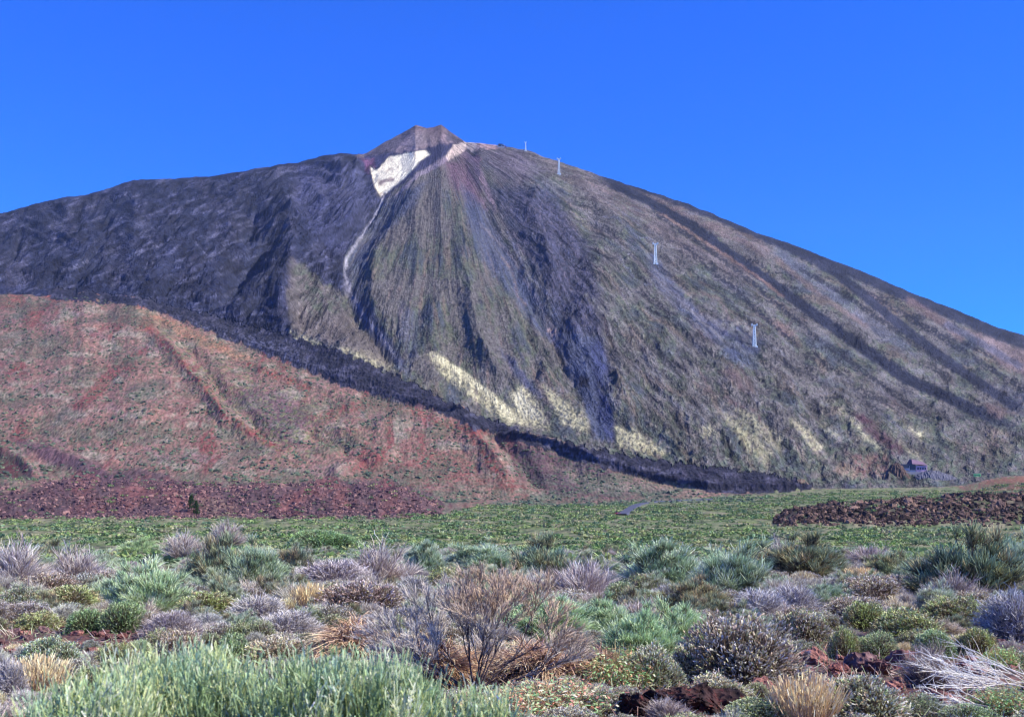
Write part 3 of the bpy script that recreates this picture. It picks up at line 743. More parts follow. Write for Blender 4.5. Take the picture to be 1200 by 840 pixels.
def strands(Pt, Dr, L, R, seg=2, bend=(0, 0, 0), c0=(120, 110, 100), c1=None, sides=2, cvar=0.15, tip=0.25, wob=0.0):
    """curved tapering twigs; returns verts, quads, colours"""
    N = len(Pt); L = np.broadcast_to(L, (N,))[:, None]; R = np.broadcast_to(R, (N,))[:, None]
    B = np.broadcast_to(np.asarray(bend, float), (N, 3))
    Dr = unit(Dr)
    a = unit(np.cross(Dr, unit(rng.normal(size=(N, 3))))); b = np.cross(Dr, a)
    vs = []; cs = []
    k0 = np.atleast_2d(lin(c0)) * PB; k1 = np.atleast_2d(lin(c1 if c1 is not None else c0)) * PB
    var = 1 + cvar * rng.normal(size=(N, 1))
    for i in range(seg + 1):
        t = i / seg
        ctr = Pt + Dr * L * t + B * L * t * t
        if wob and i: ctr = ctr + rng.normal(size=(N, 3)) * L * wob * t
        r = R * (1 - (1 - tip) * t)
        for j in range(sides):
            an = 2 * math.pi * j / sides
            vs.append(ctr + (a * math.cos(an) + b * math.sin(an)) * r)
            cs.append((k0 + (k1 - k0) * t) * var)
    Vv = np.stack(vs, 1).reshape(-1, 3); Cv = np.clip(np.stack([np.broadcast_to(c, (N, 3)) for c in cs], 1).reshape(-1, 3), 0.01, 0.9)
    fs = []
    per = (seg + 1) * sides
    for i in range(seg):
        for j in range(sides if sides > 2 else 1):
            j2 = (j + 1) % sides
            fs.append([i * sides + j, i * sides + j2, (i + 1) * sides + j2, (i + 1) * sides + j])
    fs = np.array(fs)[None] + (np.arange(N) * per)[:, None, None]
    return Vv, fs.reshape(-1, 4), Cv

def join(parts):
    V_ = []; F_ = []; C_ = []; n = 0
    for v_, f_, c_ in parts:
        V_.append(v_); F_.append(f_ + n); C_.append(c_); n += len(v_)
    return np.concatenate(V_), np.concatenate(F_), np.concatenate(C_)

def dome_dirs(n, lo=0.0, seed=None):
    az = rng.uniform(0, 2 * math.pi, n); sz = rng.uniform(lo, 1, n); c = np.sqrt(1 - sz * sz)
    return np.stack([c * np.cos(az), c * np.sin(az), sz], -1)

def lumpy(d, s, amp):
    return 1 + amp * fbm(d[:, 0] * 1.8 + s * 7.3, d[:, 1] * 1.8 + d[:, 2] * 1.5 + s, 3, 400)

def pick(pal, n):
    p = np.array(pal, float); return p[rng.integers(0, len(p), n)]

def lobes(s, n):
    r_ = np.random.default_rng(900 + s); k = int(r_.integers(3, 6))
    a = r_.uniform(0, 6.283, k); rad = r_.uniform(.10, .27, k); rad[0] *= .4
    sc = r_.uniform(.45, .78, k); sc[0] = r_.uniform(.75, .92)
    off = np.stack([rad * np.cos(a), rad * np.sin(a), np.zeros(k)], -1)
    j = r_.choice(k, n, p=sc ** 2 / (sc ** 2).sum())
    return off[j], sc[j][:, None]

def broom(s, tip=((166, 180, 140), (142, 160, 122), (186, 192, 148)), base=(84, 80, 54), ncl=250, per=30, tw=0.0042, upw=0.8, spread=0.42, ln=(0.09, 0.19), squash=1.0):
    d = dome_dirs(ncl, 0.04)
    rr = lumpy(d, s, 0.9) * rng.uniform(0.62, 1.02, ncl)
    of_, sc_ = lobes(s, ncl)
    ctr = d * np.array([0.5, 0.5, 1.0]) * rr[:, None] * sc_ + of_
    root = of_ * .9 + (ctr - of_) * 0.80
    n = ncl * per
    ci = np.repeat(np.arange(ncl), per)
    Dr = unit(d[ci] + np.array([0, 0, upw])) + rng.normal(size=(n, 3)) * spread
    L = rng.uniform(ln[0], ln[1], n)
    start = root[ci] + rng.normal(size=(n, 3)) * 0.022
    tc = pick(tip, ncl)[ci]
    fol = strands(start, Dr, L, tw, 2, (0, 0, 0.12), np.broadcast_to(base, (n, 3)) * .8, tc + 14, 2, 0.22, 0.5)  # bases darkened, tips lightened: shade inside the bush painted into the twigs
    # woody limbs from the foot to every tuft
    k = ncl
    foot = np.stack([rng.normal(0, .035, k), rng.normal(0, .035, k), np.zeros(k)], -1)
    dv = root - foot; ll = np.linalg.norm(dv, axis=1)
    w1 = strands(foot, dv + np.array([0, 0, -0.10]), ll, 0.009, 3, (0, 0, 0.10), (92, 80, 74), (104, 94, 84), 3, 0.15, 0.35, 0.02)
    return fol, w1

def dead(s, tips=((182, 172, 152), (160, 146, 128), (206, 198, 178)), base=(100, 88, 80), ncl=110, per=24, upw=0.5, bend=(0, 0, 0.05), ln=(0.16, 0.32), tw=0.0042, lo=0.1, spread=0.4, hx=1.0):
    d = dome_dirs(ncl, lo); d[:, 1] *= hx
    rr = lumpy(d, s, 0.6) * rng.uniform(0.6, 1.0, ncl)
    of_, sc_ = lobes(s, ncl)
    root = d * np.array([0.5, 0.5, 1.0]) * (rr * 0.66)[:, None] * (.35 + .65 * sc_) + of_ * .8
    n = ncl * per; ci = np.repeat(np.arange(ncl), per)
    Dr = unit(d[ci] + np.array([0, 0, upw])) + rng.normal(size=(n, 3)) * spread
    # twigs leave all along the outer limb
    along = rng.uniform(0.55, 1.1, (n, 1))
    fol = strands(root[ci] * along, Dr, rng.uniform(ln[0], ln[1], n), tw, 3, bend, np.broadcast_to(base, (n, 3)), pick(tips, ncl)[ci], 2, 0.2, 0.3, 0.04)
    k = ncl
    foot = np.stack([rng.normal(0, .03, k), rng.normal(0, .03, k), np.zeros(k)], -1)
    dv = root * 1.1 - foot; ll = np.linalg.norm(dv, axis=1)
    w1 = strands(foot, dv + np.array([0, 0, -0.08]), ll, 0.0105, 4, (0, 0, 0.08), (74, 62, 66), (138, 126, 134), 3, 0.18, 0.3, 0.03)
    return fol, w1

def cushion(s, pal, n=6400, stem=(92, 80, 66), sl=(0.035, 0.070), sw=0.0068, lump=0.42, core=(54, 46, 38)):
    d = dome_dirs(n, -0.05)
    rr = lumpy(d, s, lump) * rng.uniform(0.90, 1.04, n)
    of_, sc_ = lobes(s + 40, n)
    p = d * np.array([0.47, 0.47, 0.93]) * rr[:, None] * sc_ + of_
    Dr = unit(d + np.array([0, 0, 0.55])) + rng.normal(size=(n, 3)) * 0.35
    patch = fbm(d[:, 0] * 3 + s * 3, d[:, 1] * 3 + d[:, 2] * 2, 2, 410)
    pi = np.clip(((patch + 0.35) / 0.7 * len(pal) + rng.normal(size=n) * 0.9).astype(int), 0, len(pal) - 1)
    tc = np.array(pal, float)[pi] + rng.uniform(-4, 26, (n, 1))
    fol = strands(p - unit(d) * 0.02, Dr, rng.uniform(sl[0], sl[1], n), sw * rng.uniform(0.6, 1.3, n), 1, (0, 0, 0), tc * 0.45, tc + 10, 2, 0.25, 0.75)  # dark leaf bases and lightened tips paint in the shade between leaves
    m = 900
    of_, sc_ = lobes(s + 40, m)
    d2 = dome_dirs(m, 0.0); end = d2 * np.array([0.46, 0.46, 0.9]) * (lumpy(d2, s, lump) * 0.97)[:, None] * sc_
    w1 = strands(end * 0.25 + of_, end, np.linalg.norm(end, axis=1) * 0.78, 0.006, 2, (0, 0, 0), core, stem, 3, 0.2, 0.5, 0.02)
    return fol, w1

def twigdome(s, tips=((186, 180, 164), (166, 158, 142), (206, 200, 182)), n=5600, base=(84, 76, 70)):
    d = dome_dirs(n, 0.0)
    rr = lumpy(d, s, 0.4) * rng.uniform(0.70, 0.98, n)
    of_, sc_ = lobes(s + 60, n)
    p = d * np.array([0.44, 0.44, 0.88]) * rr[:, None] * sc_ + of_
    Dr = unit(d + np.array([0, 0, 0.25])) + rng.normal(size=(n, 3)) * 0.55
    fol = strands(p, Dr, rng.uniform(0.08, 0.17, n), 0.0042, 2, (0, 0, 0.1), np.broadcast_to(base, (n, 3)), pick(tips, n), 2, 0.15, 0.4, 0.05)
    m = 500
    of_, sc_ = lobes(s + 60, m)
    d2 = dome_dirs(m, 0.0); end = d2 * np.array([0.42, 0.42, 0.84]) * lumpy(d2, s, 0.25)[:, None] * sc_
    w1 = strands(end * 0.05 + of_, end, np.linalg.norm(end, axis=1) * 0.93, 0.006, 3, (0, 0, 0), (64, 54, 62), (128, 118, 136), 3, 0.2, 0.4, 0.03)
    return fol, w1

def straw(s, n=520):
    r = np.sqrt(rng.uniform(0, 1, n)) * 0.38; az = rng.uniform(0, 6.283, n)
    p = np.stack([r * np.cos(az), r * np.sin(az), np.zeros(n)], -1)
    Dr = np.stack([r * np.cos(az) * 0.9, r * np.sin(az) * 0.9, np.ones(n)], -1) + rng.normal(size=(n, 3)) * 0.12
    hh = (0.95 - r * r * 2.2) * rng.uniform(0.6, 1.05, n)
    tc = pick(((196, 180, 138), (178, 162, 124), (206, 194, 158), (164, 146, 116)), n)
    fol = strands(p, Dr, hh, 0.008, 3, (0, 0, 0.02), np.broadcast_to((140, 118, 96), (n, 3)), tc, 2, 0.12, 0.4, 0.05)
    hd = p + unit(Dr) * hh[:, None] * 0.86
    heads = strands(hd, Dr, 0.13, 0.012, 1, (0, 0, 0), tc * 0.95, tc, 2, 0.1, 0.6)
    return fol, heads

def herb(s, n=1500):
    r = np.sqrt(rng.uniform(0, 1, n)) * 0.48; az = rng.uniform(0, 6.283, n)
    p = np.stack([r * np.cos(az), r * np.sin(az), np.zeros(n)], -1)
    hh = (0.35 + 0.65 * (1 - (r / 0.5) ** 2)) * rng.uniform(0.5, 1.0, n)
    Dr = np.stack([r * np.cos(az) * 0.6, r * np.sin(az) * 0.6, np.ones(n)], -1) + rng.normal(size=(n, 3)) * 0.2
    stems = strands(p, Dr, hh, 0.0045, 2, (0, 0, 0), (150, 96, 84), (150, 130, 96), 2, 0.2, 0.5, 0.03)
    ci = rng.integers(0, n, n * 3)
    q = p[ci] + unit(Dr[ci]) * (hh[ci] * rng.uniform(0.45, 1.0, n * 3))[:, None]
    tc = pick(((142, 172, 118), (122, 158, 110), (176, 190, 140), (196, 130, 110), (214, 196, 160)), n * 3)
    lv = strands(q, rng.normal(size=(n * 3, 3)) + np.array([0, 0, .6]), 0.055, 0.013, 1, (0, 0, 0), tc * 0.75, tc, 2, 0.15, 0.6)
    return lv, stems

GREY_PAL = ((164, 164, 118), (196, 190, 144), (148, 132, 108), (224, 214, 172), (132, 150, 100), (176, 150, 124))
KIT = {}
KIT['broom'] = [broom(s) for s in range(3)]
KIT['olive'] = [broom(s + 5, tip=((136, 136, 96), (116, 126, 96), (150, 134, 100), (120, 138, 116)), base=(70, 62, 50)) for s in range(2)]
KIT['fine'] = [broom(s + 9, ncl=300, per=28, tw=0.0038, ln=(0.10, 0.19), tip=((172, 190, 138), (148, 170, 122), (186, 198, 146))) for s in range(2)]
KIT['dead'] = [dead(s) for s in range(3)]
KIT['dry'] = [dead(s + 20, tips=((196, 168, 130), (170, 140, 108), (160, 144, 124), (208, 184, 146)), base=(104, 84, 78), upw=0.15, bend=(0, 0, -0.55), ln=(0.24, 0.44), per=34, lo=0.25, spread=0.3, tw=0.0048) for s in range(2)]
KIT['cushion'] = [cushion(s, p) for s, p in enumerate((GREY_PAL, ((150, 166, 100), (182, 190, 124), (132, 150, 92), (204, 190, 136), (148, 130, 98)),
                  ((170, 150, 128), (194, 178, 146), (144, 126, 112), (174, 172, 120), (214, 200, 166))))]
KIT['mound'] = [cushion(s + 30, ((170, 186, 120), (150, 174, 112), (182, 190, 136), (138, 158, 104)), n=6000, sl=(0.03, 0.06), sw=0.0062, lump=0.26) for s in range(2)]
KIT['lilac'] = [twigdome(s) for s in range(2)]
KIT['straw'] = [straw(0)]
KIT['herb'] = [herb(0)]
MESH = {}
MATS = {'straw': (M_LEAF, M_LEAF), 'herb': (M_LEAF, M_LEAF), 'dead': (M_WOOD, M_WOOD), 'dry': (M_WOOD, M_WOOD), 'lilac': (M_WOOD, M_WOOD)}
for k_, L_ in KIT.items():
    MESH[k_] = []
    for f_, w_ in L_:
        a_ = mesh_np(k_ + '_foliage', *f_, smooth_shade=False); b_ = mesh_np(k_ + '_stems', *w_, smooth_shade=False)
        ma, mb = MATS.get(k_, (M_LEAF, M_WOOD)); a_.materials.append(ma); b_.materials.append(mb)
        MESH[k_].append([a_, b_, None])

INFO = {  # kind -> (object name, category, foliage part, stem part)
    'broom': ('broom_bush', 'bush', 'foliage', 'branches'), 'olive': ('broom_bush', 'bush', 'foliage', 'branches'), 'fine': ('broom_bush', 'bush', 'foliage', 'branches'),
    'dead': ('dead_bush', 'dead bush', 'twigs', 'branches'), 'dry': ('dead_bush', 'dead bush', 'twigs', 'branches'),
    'cushion': ('cushion_shrub', 'shrub', 'foliage', 'stems'), 'mound': ('cushion_shrub', 'shrub', 'foliage', 'stems'), 'lilac': ('twiggy_shrub', 'dry shrub', 'twigs', 'branches'),
    'straw': ('grass_tuft', 'grass', 'blades', 'seed_heads'), 'herb': ('flowering_herb', 'plant', 'leaves', 'stems')}

def put(kind, loc, wm, hm, label, group=None, var=None, tint_=(1, 1, 1), rz=None, parts=True, tilt=(0, 0)):
    nm, cat, pa, pb = INFO[kind]
    ms = MESH[kind][(random.randrange(99) if var is None else var) % len(MESH[kind])]
    rz = random.uniform(0, 6.28) if rz is None else rz
    g_ = sum(tint_) / 3; c = tuple(g_ ** .7 * (1 + (q_ / g_ - 1) * .75) for q_ in tint_) + (1,)
    if parts:
        o = bpy.data.objects.new(nm, None); COL.objects.link(o); o.empty_display_size = 0.2
        for m_, p_ in ((ms[0], pa), (ms[1], pb)):
            q = bpy.data.objects.new(p_, m_); COL.objects.link(q); q.parent = o; q.color = c
            if p_ == 'seed_heads': q['kind'] = 'stuff'
    else:
        if ms[2] is None:
            f_, w_ = KIT[kind][MESH[kind].index(ms)]
            nf, nw = len(f_[1]), len(w_[1])
            # thinned copy for bushes far enough that single twigs no longer show, with twigs a little thicker
            me = mesh_np(kind + '_whole', *join([f_, w_]), smooth_shade=False)
            for m_ in (ms[0].materials[0], ms[1].materials[0]): me.materials.append(m_)
            mi = np.zeros(nf + nw, np.int32); mi[nf:] = 1; me.polygons.foreach_set('material_index', mi)
            ms[2] = me
        o = bpy.data.objects.new(nm, ms[2]); COL.objects.link(o); o.color = c
    o.location = loc; o.scale = (wm, wm * random.uniform(.85, 1.1), hm)
    o.rotation_euler = (tilt[0], tilt[1], rz)
    tag(o, label, cat, group)
    return o

TAKEN = []
def px(kind, u, vb, wp, hp, label, tint_=(1, 1, 1), var=None, tilt=(0, 0), group=None, rz=None):
    """bush whose foot is seen at photograph position (u, vb), wp x hp photograph pixels large"""
    p = at(u, vb)
    k = p.y / F
    wm, hm = wp * k * 1.12, hp * k * 1.10
    yy = p.y + wm * 0.25
    xx = p.x * yy / p.y
    zz = float(zat(xx, yy)[0]) - 0.04
    TAKEN.append((u, vb, wp, hp, label))
    return put(kind, (xx, yy, zz), wm, hm, label, group, var, tint_, rz, True, tilt)

BL = (0.86, 0.92, 1.05)      # duller, bluer plant
GR = (0.85, 1.05, 0.88)
DK = (0.62, 0.66, 0.62)
WM = (1.12, 0.98, 0.86)
HAND = [
 # --- front row, left to right
 ('cushion', 50, 788, 84, 50, 'grey-green cushion shrub behind the straw tuft at the left edge', GR, 0),
 ('lilac', 6, 818, 50, 56, 'dark lilac twiggy shrub cut by the left edge beside the straw tuft', (.75, .75, .85), 0),
 ('straw', 44, 812, 62, 46, 'straw-coloured grass tuft in front of the grey-green cushion at the left edge', (1, .95, .9), 0),
 ('dead', 6, 842, 56, 26, 'pale bleached twigs lying in the bottom left corner', (1.2, 1.2, 1.25), 0),
 ('cushion', 104, 762, 24, 16, 'tiny bluish shrub on the bare red soil at the left', BL, 0),
 ('cushion', 135, 776, 50, 26, 'small yellow-green cushion at the right end of the red soil', (1, 1.05, .9), 1),
 ('cushion', 214, 776, 60, 44, 'tan cushion shrub right behind the big front broom', (1.05, .95, .85), 2),
 ('mound', 272, 782, 52, 44, 'green leafy shrub with a dark hollow above the front broom', (.75, .9, .75), 0),
 ('cushion', 328, 782, 82, 38, 'cream-green cushion shrub left of the orange dry heap', (1.1, 1.05, .85), 2),
 ('dry', 412, 778, 120, 76, 'heap of drooping orange-brown dry broom left of the fan-shaped dead bush', (1.05, .95, .85), 0),
 ('dry', 498, 806, 120, 84, 'tawny dry broom heap at the foot of the fan-shaped dead bush', (1.15, .98, .84), 1),
 ('dead', 560, 800, 120, 70, 'low grey tangle of dead twigs right behind the trunk of the fan-shaped bush', (1.0, .95, .95), 1),
 ('dry', 632, 806, 140, 78, 'brown arching dead bush right of the fan-shaped dead bush', (.86, .74, .72), 0),
 ('dry', 700, 806, 80, 66, 'reddish-brown drooping dead bush beside the green ferny broom', (.8, .66, .64), 1),
 ('herb', 650, 840, 120, 44, 'low reddish-green herb patch in front of the brown arching bush', (1, 1, 1), 0),
 ('herb', 585, 846, 90, 36, 'pinkish low herb right of the last front broom sprigs', (1.1, .95, .9), 0),
 ('herb', 724, 806, 80, 50, 'green and brown herb left of the dark boulder', (.9, 1.05, .85), 0),
 ('cushion', 772, 806, 76, 60, 'sparse grey-green shrub directly behind the dark boulder', (.9, .95, .88), 0),
 ('cushion', 858, 800, 132, 88, 'tallest brown-green cushion shrub behind the boulder in the right foreground', (.95, .9, .84), 2),
 ('cushion', 818, 800, 70, 62, 'cushion shrub leaning against the tallest brown-green cushion', (.95, .92, .88), 0),
 ('cushion', 850, 826, 90, 42, 'cream-tipped cushion at the right end of the dark boulder', (1.1, 1.05, .98), 0),
 ('mound', 882, 848, 90, 36, 'yellowish-green low cushion at the bottom right of the boulder', (.95, .95, .85), 1),
 ('cushion', 996, 850, 126, 66, 'broad grey-green cushion shrub cut by the bottom edge right of centre', (1.05, 1.05, .98), 0),
 ('straw', 944, 850, 70, 62, 'tall straw-coloured stalks rising beside the broad bottom cushion', (.95, .85, .8), 0),
 ('mound', 1028, 772, 52, 36, 'small rounded light green cushion on the stones', (1.05, 1.1, 1.0), 0),
 ('cushion', 990, 772, 40, 42, 'narrow yellow-green cushion left of the small rounded light green one', (1, 1.02, .82), 1),
 ('dead', 1084, 806, 66, 68, 'dark grey leafless bush standing on the stones', (.62, .56, .58), 2),
 ('mound', 1100, 772, 66, 40, 'green cushion behind the dark grey leafless bush', (.85, .98, .8), 1),
 ('cushion', 1146, 768, 54, 36, 'ochre-tipped cushion left of the big lilac shrub at the right edge', (1.1, 1.05, .8), 1),
 ('lilac', 1186, 752, 110, 76, 'large blue-lilac twiggy shrub at the right edge', (.82, .86, 1.0), 1),
 ('herb', 1178, 782, 44, 26, 'small bright green herb right of the pale branch pile', (.85, 1.1, .7), 0),
 ('herb', 1180, 838, 60, 34, 'green herb among the pale branches in the bottom right corner', (.75, .95, .75), 0),
 ('mound', 1136, 852, 60, 30, 'grey-green herb cushion under the pale branch pile', (.85, .95, .9), 0),
 ('cushion', 1058, 752, 96, 42, 'wide mixed green cushion above the small rounded light green one', (.98, 1.0, .85), 1),
 ('cushion', 942, 758, 74, 54, 'pinkish-green cushion left of the bare stones', (.98, .92, .88), 0),
 ('mound', 938, 742, 66, 30, 'yellow-green dome cushion right behind the pinkish-green one', (1.05, 1.0, .8), 0),
 ('cushion', 1014, 740, 62, 40, 'round dark-edged olive cushion in the middle of the right foreground', (.9, .95, .72), 1),
 ('cushion', 1120, 735, 90, 38, 'brown-green cushion in front of the large dark broom at the right', (.95, .95, .8), 1),
 ('cushion', 1140, 716, 60, 26, 'tan cushion under the large dark broom at the right', (1.05, .98, .85), 2),
 # --- second row left
 ('cushion', 18, 718, 62, 36, 'dark green-grey cushion at the left edge above the red soil', (.72, .78, .72), 0),
 ('cushion', 45, 738, 62, 24, 'olive-tan cushion at the left end of the red soil', (1.0, 1.0, .8), 1),
 ('cushion', 84, 718, 84, 34, 'tan-green cushion left of the bright blue-green broom', (1.02, 1.0, .86), 1),
 ('mound', 102, 742, 54, 32, 'dark green shrub over the red soil below the bright broom', (.62, .85, .6), 0),
 ('mound', 142, 742, 62, 44, 'pink-flecked dark green shrub under the bright blue-green broom', (.66, .8, .62), 1),
 ('fine', 182, 722, 92, 66, 'bright blue-green broom with a round crown, the brightest bush at left', (.98, 1.08, 1.02), 0),
 ('fine', 140, 712, 66, 44, 'lower companion of the bright blue-green broom, on its left', (.82, .95, .92), 1),
 ('lilac', 212, 748, 76, 42, 'small dark lilac shrub right in front of the bright blue-green broom', (.8, .74, .82), 0),
 ('cushion', 245, 724, 80, 34, 'cream-topped cushion right of the bright blue-green broom', (1.08, 1.05, .86), 1),
 ('lilac', 306, 732, 100, 44, 'pale lilac twiggy dome above the front broom', (1.05, 1.05, 1.1), 1),
 ('lilac', 352, 748, 100, 42, 'smoky grey-lilac twiggy shrub next to the orange dry heap', (.92, .9, .95), 0),
 ('straw', 364, 718, 36, 36, 'golden straw tuft right of the pale lilac dome', (1.05, .95, .8), 0),
 ('olive', 262, 690, 84, 66, 'dark olive broom right of the bright blue-green broom', (.85, .95, .9), 0),
 ('broom', 302, 692, 80, 60, 'grey-green broom between the dark olive broom and the leaning bush', (.72, .80, .76), 1),
 ('olive', 345, 676, 56, 42, 'leaning dark broom with a feathered crest left of centre', (.75, .78, .78), 1, (0, .5)),
 ('dead', 24, 688, 92, 68, 'tall grey brush of bare twigs at the left edge', (.98, .98, 1.08), 0),
 ('dead', 92, 684, 84, 52, 'purple-grey bare bush right of the tall grey brush', (.86, .84, .95), 1),
 ('broom', 108, 678, 52, 36, 'small grey-green broom inside the purple-grey brush', (.72, .8, .78), 2),
 ('cushion', 62, 700, 70, 30, 'pinkish-brown cushion under the grey brush at left', (.95, .84, .8), 2),
 ('cushion', 122, 692, 44, 26, 'light pink cushion right above the companion of the bright broom', (1.08, .98, 1.0), 2),
 ('fine', 166, 652, 56, 24, 'light green broom behind the bright blue-green broom', (.9, 1.0, .8), 1),
 ('olive', 58, 656, 60, 28, 'brownish-green broom behind the tall grey brush', (.85, .9, .85), 0),
 ('dead', 218, 660, 70, 46, 'grey brush beneath the magenta bloom', (.92, .9, .96), 2),
 ('dead', 268, 640, 50, 36, 'purple-grey feathery brush behind the dark olive broom', (.82, .76, .84), 0),
 ('mound', 376, 645, 74, 24, 'flat dark green shrub behind the leaning broom', (.62, .85, .62), 0),
 ('lilac', 398, 692, 100, 44, 'mauve twiggy shrub left of the bleached twisted branches', (.95, .88, 1.0), 0),
 ('dead', 440, 690, 84, 62, 'bleached twisted bare branches left of centre', (1.12, 1.1, 1.15), 1),
 ('cushion', 425, 722, 110, 44, 'brown-lilac twiggy cushion above the orange dry heap', (.86, .74, .76), 2),
 ('straw', 452, 716, 32, 26, 'pale straw tuft above the tawny dry heap', (1.0, .92, .85), 0),
 ('straw', 446, 686, 26, 22, 'small straw tuft among the bleached branches', (1.0, .92, .85), 0),
 ('broom', 498, 672, 56, 42, 'blue-green upright broom left of the orange twig tips', (.80, .92, .94), 0),
 ('broom', 566, 668, 74, 36, 'blue-green broom right behind the orange twig tips', (.86, .98, .98), 1),
 ('olive', 632, 682, 84, 60, 'dark olive broom behind the fan-shaped dead bush, on its right', (.82, .95, .9), 0),
 ('cushion', 522, 692, 54, 30, 'pale yellow-green cushion inside the left side of the fan-shaped dead bush', (1.05, 1.05, .86), 1),
 ('lilac', 528, 716, 60, 34, 'dark blue-grey twiggy shrub inside the fan-shaped dead bush', (.62, .64, .78), 1),
 ('dead', 680, 704, 88, 60, 'lilac-grey leafless bush right of the dark olive broom', (.95, .93, 1.05), 2),
 ('fine', 648, 748, 110, 56, 'light green broom right of the fan-shaped dead bush', (.86, 1.0, .88), 0),
 ('fine', 752, 772, 86, 60, 'fresh green rounded broom in front of the wide blue-green brooms', (.88, 1.05, .90), 1),
 ('fine', 796, 762, 84, 62, 'fresh green broom leaning over the tallest brown-green cushion', (.86, 1.0, .84), 0),
 ('fine', 712, 745, 80, 44, 'low fresh green broom left of the fresh green rounded broom', (.85, .98, .92), 1),
 ('mound', 728, 712, 50, 34, 'pale green rounded cushion right of the lilac-grey leafless bush', (1.02, 1.05, .92), 0),
 ('dead', 752, 738, 90, 44, 'grey-brown leafless brush above the fresh green rounded broom', (.78, .72, .74), 0),
 ('broom', 775, 694, 120, 66, 'wide blue-green broom right of centre, left half', (.78, .90, .86), 0),
 ('broom', 850, 700, 110, 72, 'wide blue-green broom right of centre, right half with brown flecks', (.74, .84, .82), 2),
 ('olive', 818, 718, 74, 46, 'brown-green broom before the wide blue-green one', (.95, .88, .75), 1),
 ('lilac', 880, 728, 92, 46, 'long blue-lilac twiggy shrub left of the small dark broom', (.92, .94, 1.08), 0),
 ('lilac', 934, 724, 88, 44, 'blue-lilac twiggy shrub under the small dark broom', (.84, .86, 1.0), 1),
 ('broom', 968, 708, 46, 30, 'small dark blue-green broom over the lilac shrubs', (.66, .78, .74), 1),
 ('broom', 914, 692, 36, 22, 'tiny round blue-green broom left of the lilac shrubs', (.8, .94, .9), 2),
 ('olive', 940, 676, 96, 54, 'dark brown-olive broom with grey branches at right of centre', (.78, .78, .68), 0),
 ('dead', 918, 668, 60, 42, 'grey twiggy bush merging into the dark brown-olive broom', (.82, .8, .86), 1),
 ('cushion', 1018, 706, 90, 34, 'pale pink-cream cushion right of the small dark broom', (1.08, 1.02, 1.0), 2),
 ('cushion', 1058, 700, 60, 30, 'lilac-cream cushion left of the large dark broom', (.98, .9, .98), 2),
 ('cushion', 1000, 722, 80, 26, 'faded tan cushion above the round olive cushion', (1.0, .95, .95), 2),
 ('olive', 1046, 678, 64, 36, 'olive-green broom left of the large dark broom', (.85, .98, .82), 1),
 ('straw', 1010, 682, 30, 18, 'orange dry tuft above the pale pink-cream cushion', (1.0, .85, .72), 0),
 ('dead', 1015, 664, 60, 32, 'mauve-grey brush left of the large dark broom', (.84, .78, .88), 2),
 ('olive', 1138, 704, 128, 92, 'large dark olive broom, the tallest bush at the right', (.72, .80, .72), 0),
 ('broom', 1192, 690, 70, 66, 'dark green broom at the right edge behind the tallest bush', (.62, .72, .66), 1),
 ('dead', 1116, 706, 66, 44, 'grey dead branches in the lower left of the tallest bush', (.82, .8, .84), 1),
]
for h_ in HAND:
    kind, u, vb, wp, hp, lab, tn, var = h_[:8]
    px(kind, u, vb, wp, hp, lab, tn, var, h_[8] if len(h_) > 8 else (0, 0))

# ---- big green brooms right in front of the lens
def front_broom(x, y, wm, top, label, seed, n=5200):
    z0 = float(zat(x, y)[0]) - 0.05
    hgt = (V0 - top) / F * y - z0
    ncl = 95; d = dome_dirs(ncl, 0.35)
    rr = 0.70 + 0.28 * rng.random(ncl)
    tops = np.stack([d[:, 0] * .5 * wm * rr, d[:, 1] * .5 * wm * rr, hgt * (0.60 + 0.40 * d[:, 2] * rr)], -1)
    ci = rng.integers(0, ncl, n)
    st = tops[ci] * np.array([.9, .9, 1]) - np.array([0, 0, 0.42]) + rng.normal(size=(n, 3)) * np.array([.08, .08, .16])
    Dr = np.array([0, 0, 1.0]) + d[ci] * 0.22 + rng.normal(size=(ncl, 3))[ci] * 0.12 + rng.normal(size=(n, 3)) * 0.16
    tc = pick(((170, 190, 142), (152, 174, 128), (184, 194, 130), (136, 160, 124), (196, 204, 158), (118, 138, 90)), ncl)[ci] * .94
    L = rng.uniform(0.16, 0.40, n) * (0.7 + 0.5 * rng.random(ncl))[ci]
    st[:, 2] = np.minimum(st[:, 2], hgt * 1.0 - L)
    fol = strands(st, Dr, L, 0.0044, 2, rng.normal(size=(n, 3)) * 0.09 + np.array([0, 0, .02]), np.broadcast_to((74, 84, 40), (n, 3)), tc, 3, 0.18, 0.6)  # dark olive shoot bases paint the shaded gaps inside the broom
    si = rng.integers(0, n, int(n * 2.2)); m_ = len(si)
    sp_ = st[si] + unit(Dr[si]) * (L[si] * rng.uniform(.25, .98, m_))[:, None]
    sprig = strands(sp_, unit(Dr[si]) + rng.normal(size=(m_, 3)) * .42 + [0, 0, .25], rng.uniform(.035, .10, m_), .0052, 1, (0, 0, 0), tc[si] * .8, tc[si] * 1.08, 2, .2, .7)
    fol = join([fol, sprig])
    ft_ = rng.normal(size=(ncl, 3)) * np.array([.15, .15, 0]) * wm * .4; dv = tops - [0, 0, .3] - ft_
    wd_ = strands(ft_, dv, np.linalg.norm(dv, axis=1), 0.012, 4, (0, 0, 0), (104, 92, 60), (120, 122, 76), 4, 0.15, 0.35, 0.02)
    o = bpy.data.objects.new('broom_bush', None); COL.objects.link(o); o.location = (x, y, z0)
    link('foliage', mesh_np('front_broom_foliage', *fol, smooth_shade=False), M_LEAF, o)
    link('branches', mesh_np('front_broom_branches', *wd_, smooth_shade=False), M_WOOD, o)
    tag(o, label, 'bush')
def fx(u, y): return (u - 600) / F * y
